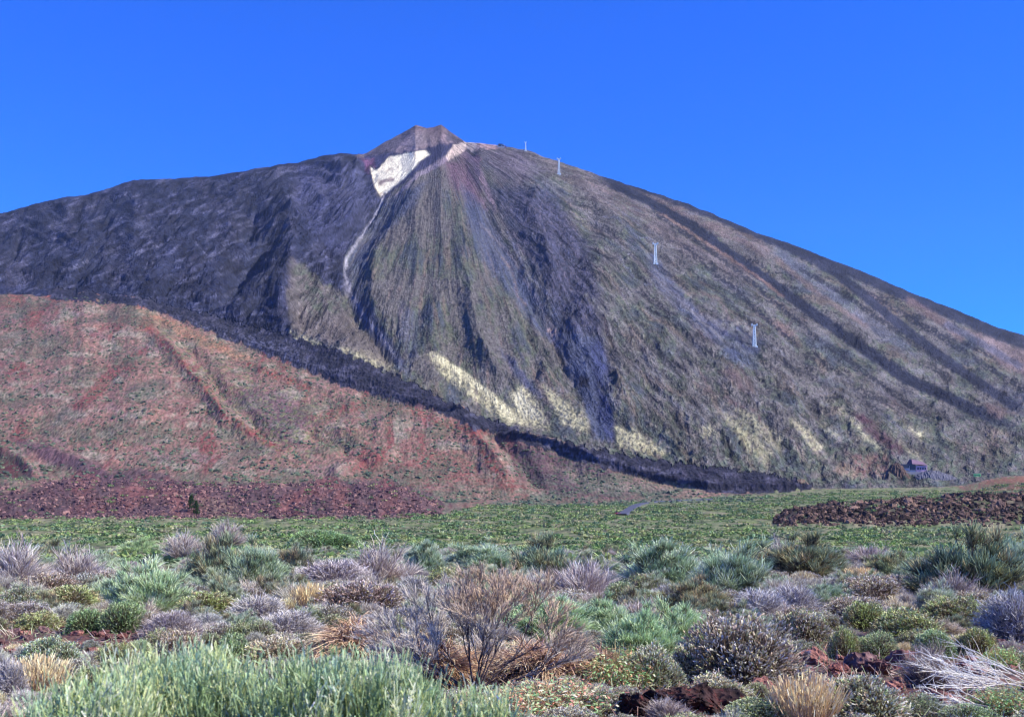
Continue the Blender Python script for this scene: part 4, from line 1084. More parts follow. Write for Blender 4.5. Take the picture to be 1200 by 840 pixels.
front_broom(fx(105, 8.6), 8.6, 1.35, 788, 'out-of-focus light green broom in the lower left foreground, the lowest of the front ones', 1, 3000)
front_broom(fx(215, 9.6), 9.6, 2.1, 758, 'out-of-focus light green broom at the bottom, directly below the cream-topped cushion', 2, 6200)
front_broom(fx(395, 9.4), 9.4, 2.1, 764, 'out-of-focus light green broom with upright shoots below the orange dry heap', 3, 5800)
front_broom(fx(560, 9.0), 9.0, 0.85, 804, 'last thin green broom sprigs at the bottom centre, right of the front brooms', 4, 1200)

# ---- the fan-shaped dead bush in the centre
def fan_bush():
    base = at(556, 812); k = base.y / F
    segs_p = []; tipsP = []; tipsD = []
    r_ = random.Random(3)
    def grow(p, d, L, R, lev):
        n = 3
        for i in range(n):
            d2 = (d + Vector((r_.gauss(0, .10), r_.gauss(0, .10), r_.gauss(0.03, .06)))).normalized()
            segs_p.append((p.copy(), d2.copy(), L / n, R * (1 - .18 * i)))
            p = p + d2 * (L / n); d = d2
            if lev >= 1 and r_.random() < .8:
                tipsP.append(p.copy()); tipsD.append(d.copy())
        if lev < 4:
            for _ in range(3 if lev < 3 else 2):
                dn = (d + Vector((r_.gauss(0, .28), r_.gauss(0, .30), r_.gauss(0.05, .16)))).normalized()
                grow(p.copy(), dn, L * r_.uniform(.62, .82), R * .55, lev + 1)
        else:
            tipsP.append(p.copy()); tipsD.append(d.copy())
    for ax_, az_, L in ((-1.35, .72, .74), (-1.05, .95, .80), (-.75, 1.0, .72), (-.35, 1.05, .66), (.0, 1.1, .72), (.35, 1.0, .80), (.7, .85, .84), (1.05, .75, .86), (1.25, .62, .74), (-1.4, .40, .6), (.2, .9, .5), (-.9, .6, .5)):
        grow(Vector((0, 0, 0)), Vector((ax_, r_.uniform(-.3, .3), az_)).normalized(), L, .026, 0)
    Pp = np.array([s_[0] for s_ in segs_p]); Dd = np.array([s_[1] for s_ in segs_p]); Ll = np.array([s_[2] for s_ in segs_p]); Rr = np.array([s_[3] for s_ in segs_p])
    mx = np.percentile(Pp[:, 2] + Dd[:, 2] * Ll, 98)
    sc = 146 * k / mx * .9
    wood = strands(Pp, Dd, Ll * 1.08, Rr, 1, (0, 0, 0), (50, 42, 42), (70, 60, 60), 5, .15, .8)
    tp = np.array(tipsP); td = np.array(tipsD)
    per = 4; n = len(tp) * per; ci = np.repeat(np.arange(len(tp)), per)
    warm = .85 * smooth(1.2, 1.75, tp[:, 2] + .35 * tp[:, 0])[ci][:, None] * (smooth(-.9, .1, tp[:, 0])[ci][:, None] * .8 + .2)
    warm = warm * (0.6 + 0.4 * rng.random((n, 1)))
    c1 = np.array([[176, 168, 152]]) * (1 - warm) + np.array([[174, 144, 110]]) * warm
    c0 = np.array([[112, 104, 100]]) * (1 - warm) + np.array([[116, 94, 74]]) * warm
    tw_ = strands(tp[ci], td[ci] + rng.normal(size=(n, 3)) * .26 + [0, 0, .12], rng.uniform(.10, .26, n), .0050, 3, rng.normal(size=(n, 3)) * .12, c0, c1, 2, .16, .5, .03)
    o = bpy.data.objects.new('dead_bush', None); COL.objects.link(o)
    o.location = (base.x, base.y + .1, base.z - .03); o.scale = (sc * 1.18, sc * 1.0, sc)
    link('trunk', mesh_np('fan_branches', *wood, smooth_shade=True), M_WOOD, o)
    link('twigs', mesh_np('fan_twigs', *tw_, smooth_shade=False), M_WOOD, o)
    tag(o, 'large fan-shaped dead broom with dark trunk and orange twig tips at the centre', 'dead bush')
    TAKEN.append((556, 812, 60, 40))
fan_bush()

# ---- pile of bleached branches, bottom right
def pile(u, vb, n, L, label, ww, seed):
    base = at(u, vb)
    o = bpy.data.objects.new('branch_pile', None); COL.objects.link(o); o.location = base
    for i in range(n):
        a0 = rng.uniform(2.1, 3.5)
        m = 1 + 5
        P0 = np.array([[rng.uniform(-.1, ww), rng.uniform(-.5, .5), rng.uniform(0.02, .22)]])
        D0 = np.array([[math.cos(a0), math.sin(a0) * .7, rng.uniform(.05, .6)]])
        Lm = L * rng.uniform(.6, 1.2)
        st = strands(P0, D0, Lm, .011, 6, (0, 0, -.12), (150, 142, 128), (206, 200, 184), 4, .08, .3, .015)
        ts = rng.uniform(.3, .95, (m, 1))
        sub_ = strands(P0 + unit(D0) * Lm * ts + np.array([[0, 0, -.12]]) * Lm * ts * ts, D0 + rng.normal(size=(m, 3)) * .5, rng.uniform(.15, .4, m) * L, .005, 3, (0, 0, -.05), (180, 172, 156), (214, 208, 192), 3, .1, .3, .02)
        q = link('branch', mesh_np('bleached_branch', *join([st, sub_]), smooth_shade=True), M_WOOD, o)
    tag(o, label, 'branches')
    TAKEN.append((u, vb, 80, 50))
pile(1148, 812, 44, 1.1, 'pile of bleached bare branches fanning left at the bottom right', .9, 1)
pile(1120, 840, 14, .55, 'small bleached branches at the bottom edge right of the stones', .5, 2)

# ------------------------------------------------------------------ rocks
def ico(sub):
    t = (1 + 5 ** .5) / 2
    v = [(-1, t, 0), (1, t, 0), (-1, -t, 0), (1, -t, 0), (0, -1, t), (0, 1, t), (0, -1, -t), (0, 1, -t), (t, 0, -1), (t, 0, 1), (-t, 0, -1), (-t, 0, 1)]
    v = [tuple(np.array(p) / np.linalg.norm(p)) for p in v]
    f = [(0, 11, 5), (0, 5, 1), (0, 1, 7), (0, 7, 10), (0, 10, 11), (1, 5, 9), (5, 11, 4), (11, 10, 2), (10, 7, 6), (7, 1, 8), (3, 9, 4), (3, 4, 2), (3, 2, 6), (3, 6, 8), (3, 8, 9), (4, 9, 5), (2, 4, 11), (6, 2, 10), (8, 6, 7), (9, 8, 1)]
    for _ in range(sub):
        c = {}; nf = []
        def mid(a, b):
            key = (min(a, b), max(a, b))
            if key not in c:
                m = np.array(v[a]) + np.array(v[b]); v.append(tuple(m / np.linalg.norm(m))); c[key] = len(v) - 1
            return c[key]
        for a, b, d in f:
            x, y, z = mid(a, b), mid(b, d), mid(d, a)
            nf += [(a, x, z), (b, y, x), (d, z, y), (x, y, z)]
        f = nf
    return np.array(v), np.array(f)

def rock_mesh(name, sub, seed, rough, cuts=7, cols=((112, 78, 72), (92, 62, 60), (140, 96, 84)), pit=0.0):
    v, f = ico(sub)
    r_ = np.random.default_rng(seed)
    p = v.copy()
    for _ in range(cuts):
        n_ = unit(r_.normal(size=3)); d = r_.uniform(.45, .85)
        h = p @ n_ - d
        p = p - np.outer(np.maximum(h, 0), n_) * .9
    nn = fbm(p[:, 0] * 2 + seed, p[:, 1] * 2 + p[:, 2] * 1.7, 4, 500 + seed) * rough
    n2 = fbm(p[:, 0] * 7 + seed, p[:, 2] * 7 + p[:, 1] * 6, 3, 520 + seed)
    p = p * (1 + nn[:, None]) * (1 - pit * np.clip(n2, 0, 1)[:, None]) + r_.normal(size=p.shape) * .02 * (sub < 4)
    p[:, 2] *= .78
    c = lin(cols[0]) + (lin(cols[1]) - lin(cols[0])) * smooth(-.1, .3, nn / max(rough, .01))[:, None]
    c = c + (lin(cols[2]) - c) * (smooth(.1, .35, n2) * .6)[:, None]
    return mesh_np(name, p, f, np.clip(c, .01, .9), smooth_shade=False)
RK = [rock_mesh('stone', 3, s_ + 1, .5, cols=cc) for s_, cc in enumerate((((140, 98, 88), (106, 74, 70), (168, 124, 108)), ((126, 82, 74), (98, 64, 62), (158, 108, 94)), ((112, 86, 84), (88, 66, 66), (150, 122, 112)), ((150, 104, 92), (118, 80, 72), (178, 136, 118)), ((100, 70, 66), (80, 54, 54), (136, 98, 88))))]
for m_ in RK: m_.materials.append(M_ROCK)
def stone(u, v, wp, hp, label, group=None, var=None, sink=.3, depthf=.9):
    p = at(u, v); k = p.y / F
    o = bpy.data.objects.new('lava_stone', RK[(random.randrange(5) if var is None else var)]); COL.objects.link(o)
    wm, hm = wp * k * .55, hp * k * .62
    o.scale = (wm, wm * depthf, hm); o.location = (p.x, p.y + wm * .3, p.z + hm * (.78 - sink - .2)); o.rotation_euler = (random.uniform(-.25, .25), random.uniform(-.25, .25), random.uniform(0, 6.28))
    tag(o, label, 'stone', group)
    return o
# named stones of the right foreground
for a_ in [(1008, 785, 46, 36, 'slanting grey-brown slab stone below the small rounded light green cushion', 2), (962, 778, 34, 26, 'pinkish-red stone left of the narrow yellow-green cushion', 3),
           (980, 790, 32, 22, 'red-brown stone left of the slanting slab', 1), (946, 790, 26, 14, 'flat blue-grey stone right of the tallest brown-green cushion', 2), (1032, 792, 40, 26, 'rough red-brown stone right of the slanting slab', 4),
           (1060, 778, 34, 24, 'red-brown stone between the light green cushion and the leafless bush', 0), (1040, 812, 34, 22, 'reddish stone below the rough red-brown one', 3), (896, 808, 30, 18, 'pink-brown flat stone behind the broad bottom cushion', 3),
           (920, 806, 28, 16, 'dark red flat stone left of the straw stalks', 1), (1100, 826, 44, 24, 'wide red-brown stone left of the pale branch pile', 0), (1128, 836, 30, 18, 'tan-red stone touching the small bleached branches', 3),
           (1066, 834, 34, 16, 'flat red-brown stone right of the broad bottom cushion', 1), (1172, 764, 28, 22, 'dark stone under the ochre-tipped cushion at the right edge', 4), (1120, 742, 26, 18, 'round grey-purple stone behind the ochre-tipped cushion', 2),
           (1140, 790, 44, 20, 'reddish flat stone behind the pale branch pile', 3), (1088, 742 - 40, 18, 10, 'small pinkish stone in front of the tallest bush', 3)]:
    stone(a_[0], a_[1], a_[2], a_[3], a_[4], var=a_[5])
for i in range(150):
    if i < 60: u, v = rng.uniform(-5, 205), rng.uniform(728, 768)
    elif i < 125: u, v = rng.uniform(900, 1190), rng.uniform(764, 842)
    else: u, v = rng.uniform(700, 900), rng.uniform(796, 845)
    wp = rng.uniform(7, 18)
    g_ = 'loose red stones on the bare soil at left' if i < 60 else ('loose red-brown stones between the right foreground shrubs' if i < 125 else 'small stones round the dark boulder')
    l_ = 'small loose red stone on the bare soil patch at the left' if i < 60 else ('small red-brown stone lying between the cushions and branch pile at right' if i < 125 else 'small stone lying beside the dark lava boulder')
    stone(u, v, wp, wp * rng.uniform(.5, .8), l_, g_)
# the dark boulder at the bottom
BM = [rock_mesh('boulder', 5, 77 + i, .55, 9, ((66, 48, 46), (40, 32, 32), (122, 66, 62)), .35) for i in range(2)]
p_ = at(800, 838); k_ = p_.y / F
for (du, wp, hp, dy, m_, lb_) in ((-6, 82, 52, 0.3, 0, 'big dark pitted lava boulder at the bottom edge right of centre'), (40, 60, 34, .35, 1, 'reddish right-hand lava boulder against the big dark one'), (-52, 34, 34, 0, 1, 'small pointed lava boulder left of the big dark one')):
    o = link('lava_boulder', BM[m_], M_ROCK)
    o.location = (p_.x + du * k_, p_.y + dy, p_.z + .05); o.scale = (wp * k_ * .72, wp * k_ * .55, hp * k_ * .95); o.rotation_euler = (.1, -.1, 1.3 * m_ + du)
    tag(o, lb_, 'boulder'); TAKEN.append((800 + du, 835, wp, hp))

# ------------------------------------------------------------------ filling shrubs
NOFILL = [(-10, 738, 205, 762), (905, 768, 1110, 832), (735, 800, 880, 842), (1090, 780, 1190, 845)]
WH_N = ('left', 'centre', 'right')
LBL = {'cushion': 'low grey-green cushion shrub', 'mound': 'low yellow-green cushion shrub', 'lilac': 'lilac-grey twiggy shrub', 'dead': 'grey leafless bush', 'broom': 'grey-green broom', 'olive': 'brown-olive broom', 'straw': 'straw-coloured grass tuft', 'herb': 'low green herb'}
WH = ('left of the fan bush', 'behind the fan bush', 'right of the fan bush')
DP = ('in the nearest rows', 'in the middle rows', 'in the far rows')
USED = set()
cnt = 0; yv = 13.5
while yv < 250:
    wbase = 0.72 + 1.5 * smooth(16, 60, yv) + 1.2 * smooth(80, 220, yv)
    n_ = int(1290 / (F * wbase / yv * (0.62 + .04 * (yv > 80)))) + 1
    for i in range(n_):
        u = -40 + 1290 * (i + rng.uniform(-.4, .4)) / n_
        y = yv * rng.uniform(.95, 1.05); x = (u - 600) / F * y
        z = float(ground0(np.array([x]), np.array([y]))[0]); v = V0 - F * z / y
        if any(a <= u <= c and b <= v <= d for a, b, c, d in NOFILL): continue
        if any(abs(u - t[0]) < t[2] * .40 and -t[3] * .22 < v - t[1] < 5 for t in TAKEN): continue
        q = rng.random() + 0.12 * float(pn(np.array([x / 12]), np.array([y / 12]), 9)[0])
        right = u > 760
        if y < 30: kind = 'cushion' if q < .5 else 'mound' if q < .62 else 'lilac' if q < .74 else 'dead' if q < .82 else 'herb' if q < .92 else 'straw'
        elif y < 80: kind = ('cushion' if q < .3 else 'lilac' if q < .45 else 'dead' if q < .66 else 'broom' if q < .82 else 'olive' if q < .93 else 'straw')
        else: kind = ('dead' if q < .36 else 'broom' if q < .60 else 'olive' if q < .72 else 'mound' if q < .86 else 'lilac')
        wm = wbase * rng.uniform(.7, 1.25); asp = {'cushion': .5, 'mound': .5, 'lilac': .55, 'dead': .62, 'broom': .66, 'olive': .66, 'straw': .7, 'herb': .4}[kind]
        if kind in ('straw', 'herb'): wm *= .6
        b_ = rng.uniform(.75, 1.05); tn = (b_ * rng.uniform(.92, 1.06), b_ * rng.uniform(.95, 1.04), b_ * rng.uniform(.92, 1.08))
        zi = 0 if u < 430 else (1 if u < 700 else 2); di = 0 if y < 30 else (1 if y < 80 else 2)
        siz = 'small ' if wm < wbase * .85 else ('wide ' if wm > wbase * 1.1 else '')
        ton = 'dark ' if b_ < .84 else ('pale ' if b_ > .96 else '')
        for best in sorted((t for t in TAKEN if len(t) > 4), key=lambda t: abs(u - t[0]) + 2.2 * abs(v - t[1]))[:14]:
            short = re.split(r' (?:behind|left|right|at|on|in|cut|under|above|beside|between|before|with|over|inside|below|leaning|standing|lying|beneath|merging|again|directly|against|next|of|from|again|among|and|rising)\b|,', best[4])[0]
            du, dv_ = u - best[0], v - best[1]
            rel = ('left of' if du < 0 else 'right of') if abs(du) > 1.8 * abs(dv_) else ('behind' if dv_ < 0 else 'in front of')
            lb = siz + ton + LBL[kind] + ' ' + rel + ' the ' + short + ('' if di == 0 else ', middle rows' if di == 1 else ', far rows')
            lb = ' '.join(lb.split()[:16])
            if lb not in USED: break
        USED.add(lb)
        put(kind, (x, y, z - .04), wm, wm * asp * rng.uniform(.8, 1.15), lb, LBL[kind] + 's ' + DP[di] + ' ' + WH_N[zi], None, tn, None, True, (random.gauss(0, .12), random.gauss(0, .12)) if kind in ('dead', 'broom', 'olive') else (0, 0))
        cnt += 1
    yv *= 1.082 if yv < 80 else 1.12
print('fill', cnt)

# dry twigs, stalks and tiny leaves littering the ground between the shrubs
nl = 24000; ly = 12 * (80 / 12.) ** rng.random(nl); lx = (rng.uniform(-40, 1240, nl) - 600) / F * ly
kk_ = fbm(lx / 1.6, ly / 2.2, 3, 700) > -.02; lx, ly = lx[kk_], ly[kk_]; lz = ground0(lx, ly); nl = len(lx)
lc = pick(((176, 160, 150), (140, 120, 108), (190, 176, 150), (130, 142, 104), (160, 126, 108), (150, 160, 120)), nl)
ls = rng.uniform(.06, .30, nl) * (1 + ly / 60)
lt = strands(np.stack([lx, ly, lz], -1), rng.normal(size=(nl, 3)) * [1, 1, .4] + [0, 0, .7], ls, .006 * (.6 + ly / 25), 1, (0, 0, 0), lc * .7, lc, 2, .15, .4)
tag(link('ground_litter', mesh_np('ground_litter', *lt, smooth_shade=False), M_LEAF), 'dry twigs and stalks littering the red soil between the shrubs', 'litter', kind='stuff')

# ------------------------------------------------------------------ scrub of the plain (uncountable)
v1, f1 = ico(1)
v2, f2 = ico(2)
def half(v, f):
    keep = (v[f].mean(1)[:, 2] > -0.15); f = f[keep]; u_, inv = np.unique(f, return_inverse=True)
    return v[u_], inv.reshape(-1, 3)
v1, f1 = half(v1, f1); v2, f2 = half(v2, f2)
def scatter(name, pos, sx, sz, cols, tv, tf, jit, mat, label_kind, rotfull=False, cj=.22):
    n = len(pos); m = len(tv)
    a = rng.uniform(0, 6.283, n); ca, sa = np.cos(a), np.sin(a)
    T = tv[None] * (1 + jit * rng.normal(size=(n, m, 1)))
    if rotfull:
        T = T + .35 * rng.normal(size=(n, m, 3)) * jit
    Xx = T[..., 0] * ca[:, None] - T[..., 1] * sa[:, None]; Yy = T[..., 0] * sa[:, None] + T[..., 1] * ca[:, None]
    W = np.stack([Xx * sx[:, None] + pos[:, 0:1], Yy * sx[:, None] + pos[:, 1:2], T[..., 2] * sz[:, None] + pos[:, 2:3]], -1)
    Cx = cols[:, None, :] * (1 + cj * rng.normal(size=(n, m, 1)))
    fx_ = tf[None] + (np.arange(n) * m)[:, None, None]
    o = link(name, mesh_np(name, W.reshape(-1, 3), fx_.reshape(-1, tf.shape[1]), np.clip(Cx.reshape(-1, 3), .01, .9), smooth_shade=False), mat)
    tag(o, label_kind[0], label_kind[1], kind='stuff'); return o
def tuft(n, wd, ln):
    d = dome_dirs(n, .02); p = d * .62
    v_, f_, c_ = strands(p, unit(d + [0, 0, .5]) + rng.normal(size=(n, 3)) * .35, rng.uniform(ln * .7, ln * 1.2, n), wd, 1, tip=.7)
    return v_, f_
T1 = tuft(44, .085, .42); T2 = tuft(20, .17, .5)
def grid_z(x, y): return zat(x, y)
def region(n, ulo, uhi, ylo, yhi, test, power=1.0):
    y = ylo * (yhi / ylo) ** (rng.random(n) ** power); u = rng.uniform(ulo, uhi, n); x = (u - 600) / F * y
    z = grid_z(x, y); v = V0 - F * z / y
    k = test(u, v, x, y)
    return np.stack([x, y, z], -1)[k], u[k], v[k]
PALG = np.array([(110, 132, 90), (124, 148, 92), (94, 116, 80), (136, 150, 98), (128, 134, 108), (150, 142, 120), (112, 136, 108), (150, 150, 108), (82, 100, 74), (104, 126, 88), (142, 154, 100)])
def okplain(u, v, x, y):
    zi = np.clip(np.searchsorted(ucol, u), 0, NU - 1)
    b = I([(-1500, 590), (0, 607), (300, 606), (520, 603), (560, 592), (650, 592), (760, 588), (830, 582), (950, 577), (1050, 566), (1200, 566), (2400, 570)], u)
    return (v > b) & ~((u > 905) & (y > 560) & (y < 800)) & (fbm(x / 34, y / 22, 3, 601) > -.06) & ~(polydist(u, v * 1.0, [(726, 605), (735, 600), (741, 596), (748, 592.6), (758, 590.6), (795, 588), (835, 586)])[0] < 2.6)
PALG = PALG * np.array([.98, 1.0, .93])
pz, pu, pv = region(3600, -60, 1260, 150, 440, okplain)
cc = lin(PALG[rng.integers(0, len(PALG), len(pz))]) * .8
s_ = rng.uniform(1.5, 3.9, len(pz)); scatter('near_plain_scrub', pz, s_, s_ * rng.uniform(.28, .48, len(pz)), cc * 1.5, *T1, .06, M_LEAF, ('green scrub covering the near part of the plain behind the foreground bushes', 'scrub'))
pz, pu, pv = region(8000, -60, 1260, 400, 1300, okplain)
cc = lin(PALG[rng.integers(0, len(PALG), len(pz))]) * .8
s_ = rng.uniform(1.4, 4.0, len(pz)); scatter('far_plain_scrub', pz, s_, s_ * rng.uniform(.25, .45, len(pz)), cc * 1.45, *T2, .08, M_LEAF, ('green scrub covering the far part of the plain up to the mountain foot', 'scrub'))
pz, pu, pv = region(6500, 480, 1260, 700, 1300, okplain)
cc = lin(PALG[rng.integers(0, len(PALG), len(pz))]) * .8
s_ = rng.uniform(1.6, 4.4, len(pz)); scatter('upper_plain_scrub', pz, s_, s_ * rng.uniform(.28, .5, len(pz)), cc * 1.45, *T2, .08, M_LEAF, ('green scrub on the upper plain below the lava tongue', 'scrub'))
pz, pu, pv = region(2600, -60, 1260, 590, 1150, lambda u, v, x, y: ((u < 520) & (v > 556) & (v < 609) | (u > 915) & (v > 572) & (v < 614)) & (fbm(x / 30, y / 20, 3, 640) > .02))
cc = lin(PALG[rng.integers(0, len(PALG), len(pz))]) * 1.1
s_ = rng.uniform(1.2, 3.0, len(pz)); scatter('scrub_on_lava', pz + [0, 0, .6], s_, s_ * rng.uniform(.35, .6, len(pz)), cc, *T2, .08, M_LEAF, ('green scrub growing in patches over the lava block bands', 'scrub'))
# shrubs dotted over the red foothill
pz, pu, pv = region(9000, -60, 900, 1050, 2300, lambda u, v, x, y: (v > I(V4, u) + 3) & (v < 600) & (fbm(x / 60, y / 60, 3, 602) > -.1))
cc = lin(np.array([(98, 116, 92), (84, 100, 84), (120, 130, 100)])[rng.integers(0, 3, len(pz))]) * .75
s_ = rng.uniform(1.2, 3.2, len(pz)); vo, fo = half(*ico(0)); scatter('foothill_scrub', pz, s_, s_ * .6, cc, vo, fo, .25, M_LEAF, ('green scrub dotted over the red foothill', 'scrub'))
# lava boulder fields
PALR = np.array([(88, 70, 62), (64, 52, 47), (112, 90, 78), (50, 42, 40), (134, 108, 92)])
v0, f0 = ico(0)
pz, pu, pv = region(13000, 900, 1290, 560, 800, lambda u, v, x, y: np.interp(u, [905, 925, 960], [0, 1, 1]) * smooth(560, 600, y) * (1 - smooth(730, 800, y)) * (fbm(x / 16, y / 12, 3, 612) > -.26) > rng.random(len(u)) * .5 + .05)
cc = lin(PALR[rng.integers(0, len(PALR), len(pz))]) * .9
s_ = rng.uniform(.5, 1.5, len(pz)) * (1 + (rng.random(len(pz)) > .96)); scatter('lava_block_ridge', pz, s_, s_ * rng.uniform(.6, 1.0, len(pz)), cc, v0, f0, .28, M_BOULD, ('ridge of dark red-brown lava blocks at the right side of the plain', 'lava blocks'), True)
PALL = np.array([(112, 86, 86), (88, 68, 72), (136, 104, 98), (74, 58, 64), (152, 116, 106), (100, 74, 74)])
pz, pu, pv = region(14000, -60, 540, 715, 1150, lambda u, v, x, y: (v < 610) & (v > 545) & (u < 515 + 14 * pn(y / 40, y * 0, 5)) & (poly_mask(u + 20 * fbm(u / 8, v / 7, 3, 621), v + 14 * fbm(u / 40, v / 40, 4, 203) * (v < 590), [(-200, 566), (40, 568), (90, 556), (160, 548), (230, 566), (330, 566), (420, 558), (500, 574), (528, 592), (518, 609), (300, 609), (-200, 614)], 3) * (fbm(x / 45, y / 30, 3, 611) + .5 * fbm(x / 9, y / 9, 2, 613) > -.16 - .12 * (v > 585)) > rng.random(len(u)) * .7))
cc = lin(PALL[rng.integers(0, len(PALL), len(pz))]) * .85
s_ = rng.uniform(.5, 1.5, len(pz)) * (1 + .8 * (rng.random(len(pz)) > .95)); scatter('red_lava_block_field', pz, s_, s_ * rng.uniform(.5, .9, len(pz)), cc, v0, f0, .36, M_BOULD, ('band of purple-red lava blocks along the foot of the red hill at left', 'lava blocks'), True)

# ------------------------------------------------------------------ small far things
def bx(vl, fl_, x0, x1, y0, y1, z0, z1):
    n = len(vl); vl += [(x, y, z) for z in (z0, z1) for x, y in ((x0, y0), (x1, y0), (x1, y1), (x0, y1))]
    fl_ += [(n, n + 3, n + 2, n + 1), (n + 4, n + 5, n + 6, n + 7)] + [(n + i, n + (i + 1) % 4, n + 4 + (i + 1) % 4, n + 4 + i) for i in range(4)]
def boxes(name, L, mat, parent=None):
    vl, fl_ = [], []
    for b in L: bx(vl, fl_, *b)
    me = bpy.data.meshes.new(name); me.from_pydata(vl, [], fl_); me.update()
    return link(name, me, mat, parent)
def root(name, loc, label, cat, group=None):
    o = bpy.data.objects.new(name, None); COL.objects.link(o); o.location = loc; tag(o, label, cat, group); return o
M_STEEL = flat_mat('galvanised_steel', (.78, .85, .82), .6, .0)
def pylon(u, vb, hp, label):
    p = at(u, vb); h = hp * p.y / F; r = root('cable_car_pylon', (p.x, p.y, p.z - 1), label, 'pylon', 'cable car pylons on the mountainside')
    b, t = h * .07, h * .03; R = h * .013
    P0 = []; D0 = []; Lg = []
    for sx in (-1, 1):
        for sy in (-1, 1):
            a = np.array([sx * b, sy * b, 0.]); c = np.array([sx * t, sy * t, h * .94]); P0 = a[None]; dv = (c - a)[None]
            v_, f_, c_ = strands(P0, dv, np.linalg.norm(dv), R * 1.0, 1, sides=4, tip=1, cvar=0); link('leg', mesh_np('pylon_leg', v_, f_, smooth_shade=False), M_STEEL, r)
    A = []; Bv = []; n = 7
    for i in range(n):
        w0 = b + (t - b) * i / n; w1 = b + (t - b) * (i + 1) / n; z0 = h * .94 * i / n; z1 = h * .94 * (i + 1) / n
        cs0 = [(-w0, -w0), (w0, -w0), (w0, w0), (-w0, w0)]; cs1 = [(-w1, -w1), (w1, -w1), (w1, w1), (-w1, w1)]
        for j in range(4):
            j2 = (j + 1) % 4
            A += [(*cs0[j], z0), (*cs0[j2], z0), (*cs0[j], z0)]; Bv += [(*cs1[j2], z1), (*cs1[j], z1), (*cs0[j2], z0)]
    A = np.array(A); Bv = np.array(Bv); dv = Bv - A
    v_, f_, c_ = strands(A, dv, np.linalg.norm(dv, axis=1), R * .7, 1, sides=3, tip=1, cvar=0); link('lattice_bracing', mesh_np('pylon_bracing', v_, f_, smooth_shade=False), M_STEEL, r)
    boxes('crossarm', [(-h * .13, h * .13, -t, t, h * .92, h * .96), (-h * .13, -h * .09, -t * 2, t * 2, h * .96, h * 1.0), (h * .09, h * .13, -t * 2, t * 2, h * .96, h * 1.0)], M_STEEL, r)
    boxes('footing', [(sx * b - R * 4, sx * b + R * 4, sy * b - R * 4, sy * b + R * 4, -4, 1.5) for sx in (-1, 1) for sy in (-1, 1)], M_STEEL, r)
pylon(884, 406, 27, 'lowest and largest pale lattice pylon of the cable car, on the right slope')
pylon(768, 309, 25, 'pale lattice pylon, second lowest, beside a grey scree chute')
pylon(655, 204, 19, 'pale lattice pylon near the top, standing over a dark rock outcrop')
pylon(616, 177, 11, 'highest pale pylon on the skyline right of the summit station')

M_WHITE = flat_mat('white_plaster', (.50, .46, .44)); M_DARK = flat_mat('dark_glazing', (.03, .03, .045), .3); M_ROOF = flat_mat('mauve_roof', (.16, .09, .14)); M_PINK = flat_mat('pink_wall', (.48, .33, .40)); M_CONC = flat_mat('concrete', (.34, .33, .34))
# summit station
p = at(588, 172.5); k = p.y / F
r = root('cable_car_station', p, 'small dark upper cable car station on the skyline right of the summit', 'building')
boxes('wall', [(-5 * k, 3.2 * k, -8, 8, -6, 2.0 * k)], M_CONC, r); boxes('roof', [(-4.2 * k, 1.0 * k, -9, 9, 2.0 * k + .05, 3.0 * k)], M_DARK, r); boxes('window', [(-3.6 * k, -.8 * k, -8.3, -8.05, .4 * k, 1.5 * k)], M_DARK, r); boxes('window', [(.5 * k, 2.6 * k, -8.3, -8.05, .4 * k, 1.5 * k)], M_DARK, r)
boxes('annex', [(3.25 * k, 5 * k, -6, 6, -6, 1.0 * k)], M_ROOF, r)
# valley station
p = at(1070, 553.5); k = p.y / F * 1.3
r = root('cable_car_base_station', p, 'long low lower cable car station with dark glazed front on a grey embankment', 'building')
boxes('wall', [(-17 * k, 3 * k, 2, 16, -6, 6 * k)], M_WHITE, r)
boxes('window', [(-15.5 * k, -3 * k, 1.6, 1.95, 4.0 * k, 7.2 * k)], M_DARK, r)
boxes('window', [(-2.5 * k, 2.6 * k, 1.6, 1.95, 2.2 * k, 6.8 * k)], M_DARK, r)
boxes('upper_storey', [(-16.5 * k, 2.6 * k, 3, 15, 6 * k + .03, 7.6 * k)], M_DARK, r)
vl = [(-1 * k, -1, 7.7 * k), (13 * k, -1, 6.4 * k), (13 * k, 22, 6.4 * k), (-1 * k, 22, 7.7 * k), (0, 6, 12.2 * k), (10 * k, 6, 9.6 * k), (10 * k, 14, 9.6 * k), (0, 14, 12.2 * k)]
me = bpy.data.meshes.new('sloping_roof'); me.from_pydata(vl, [], [(3, 2, 1, 0), (4, 5, 6, 7), (0, 1, 5, 4), (1, 2, 6, 5), (2, 3, 7, 6), (3, 0, 4, 7)]); link('roof', me, M_ROOF, r)
boxes('side_wing', [(3.05 * k, 13 * k, 1, 18, -8, 6.3 * k)], M_PINK, r)
for i in range(4): boxes('window', [((4 + i * 2.2) * k, (5.4 + i * 2.2) * k, .7, .98, 2.6 * k, 4.6 * k)], M_DARK, r)
boxes('terrace', [(-18 * k, 14 * k, -9, .6, -9, .7 * k)], M_CONC, r)
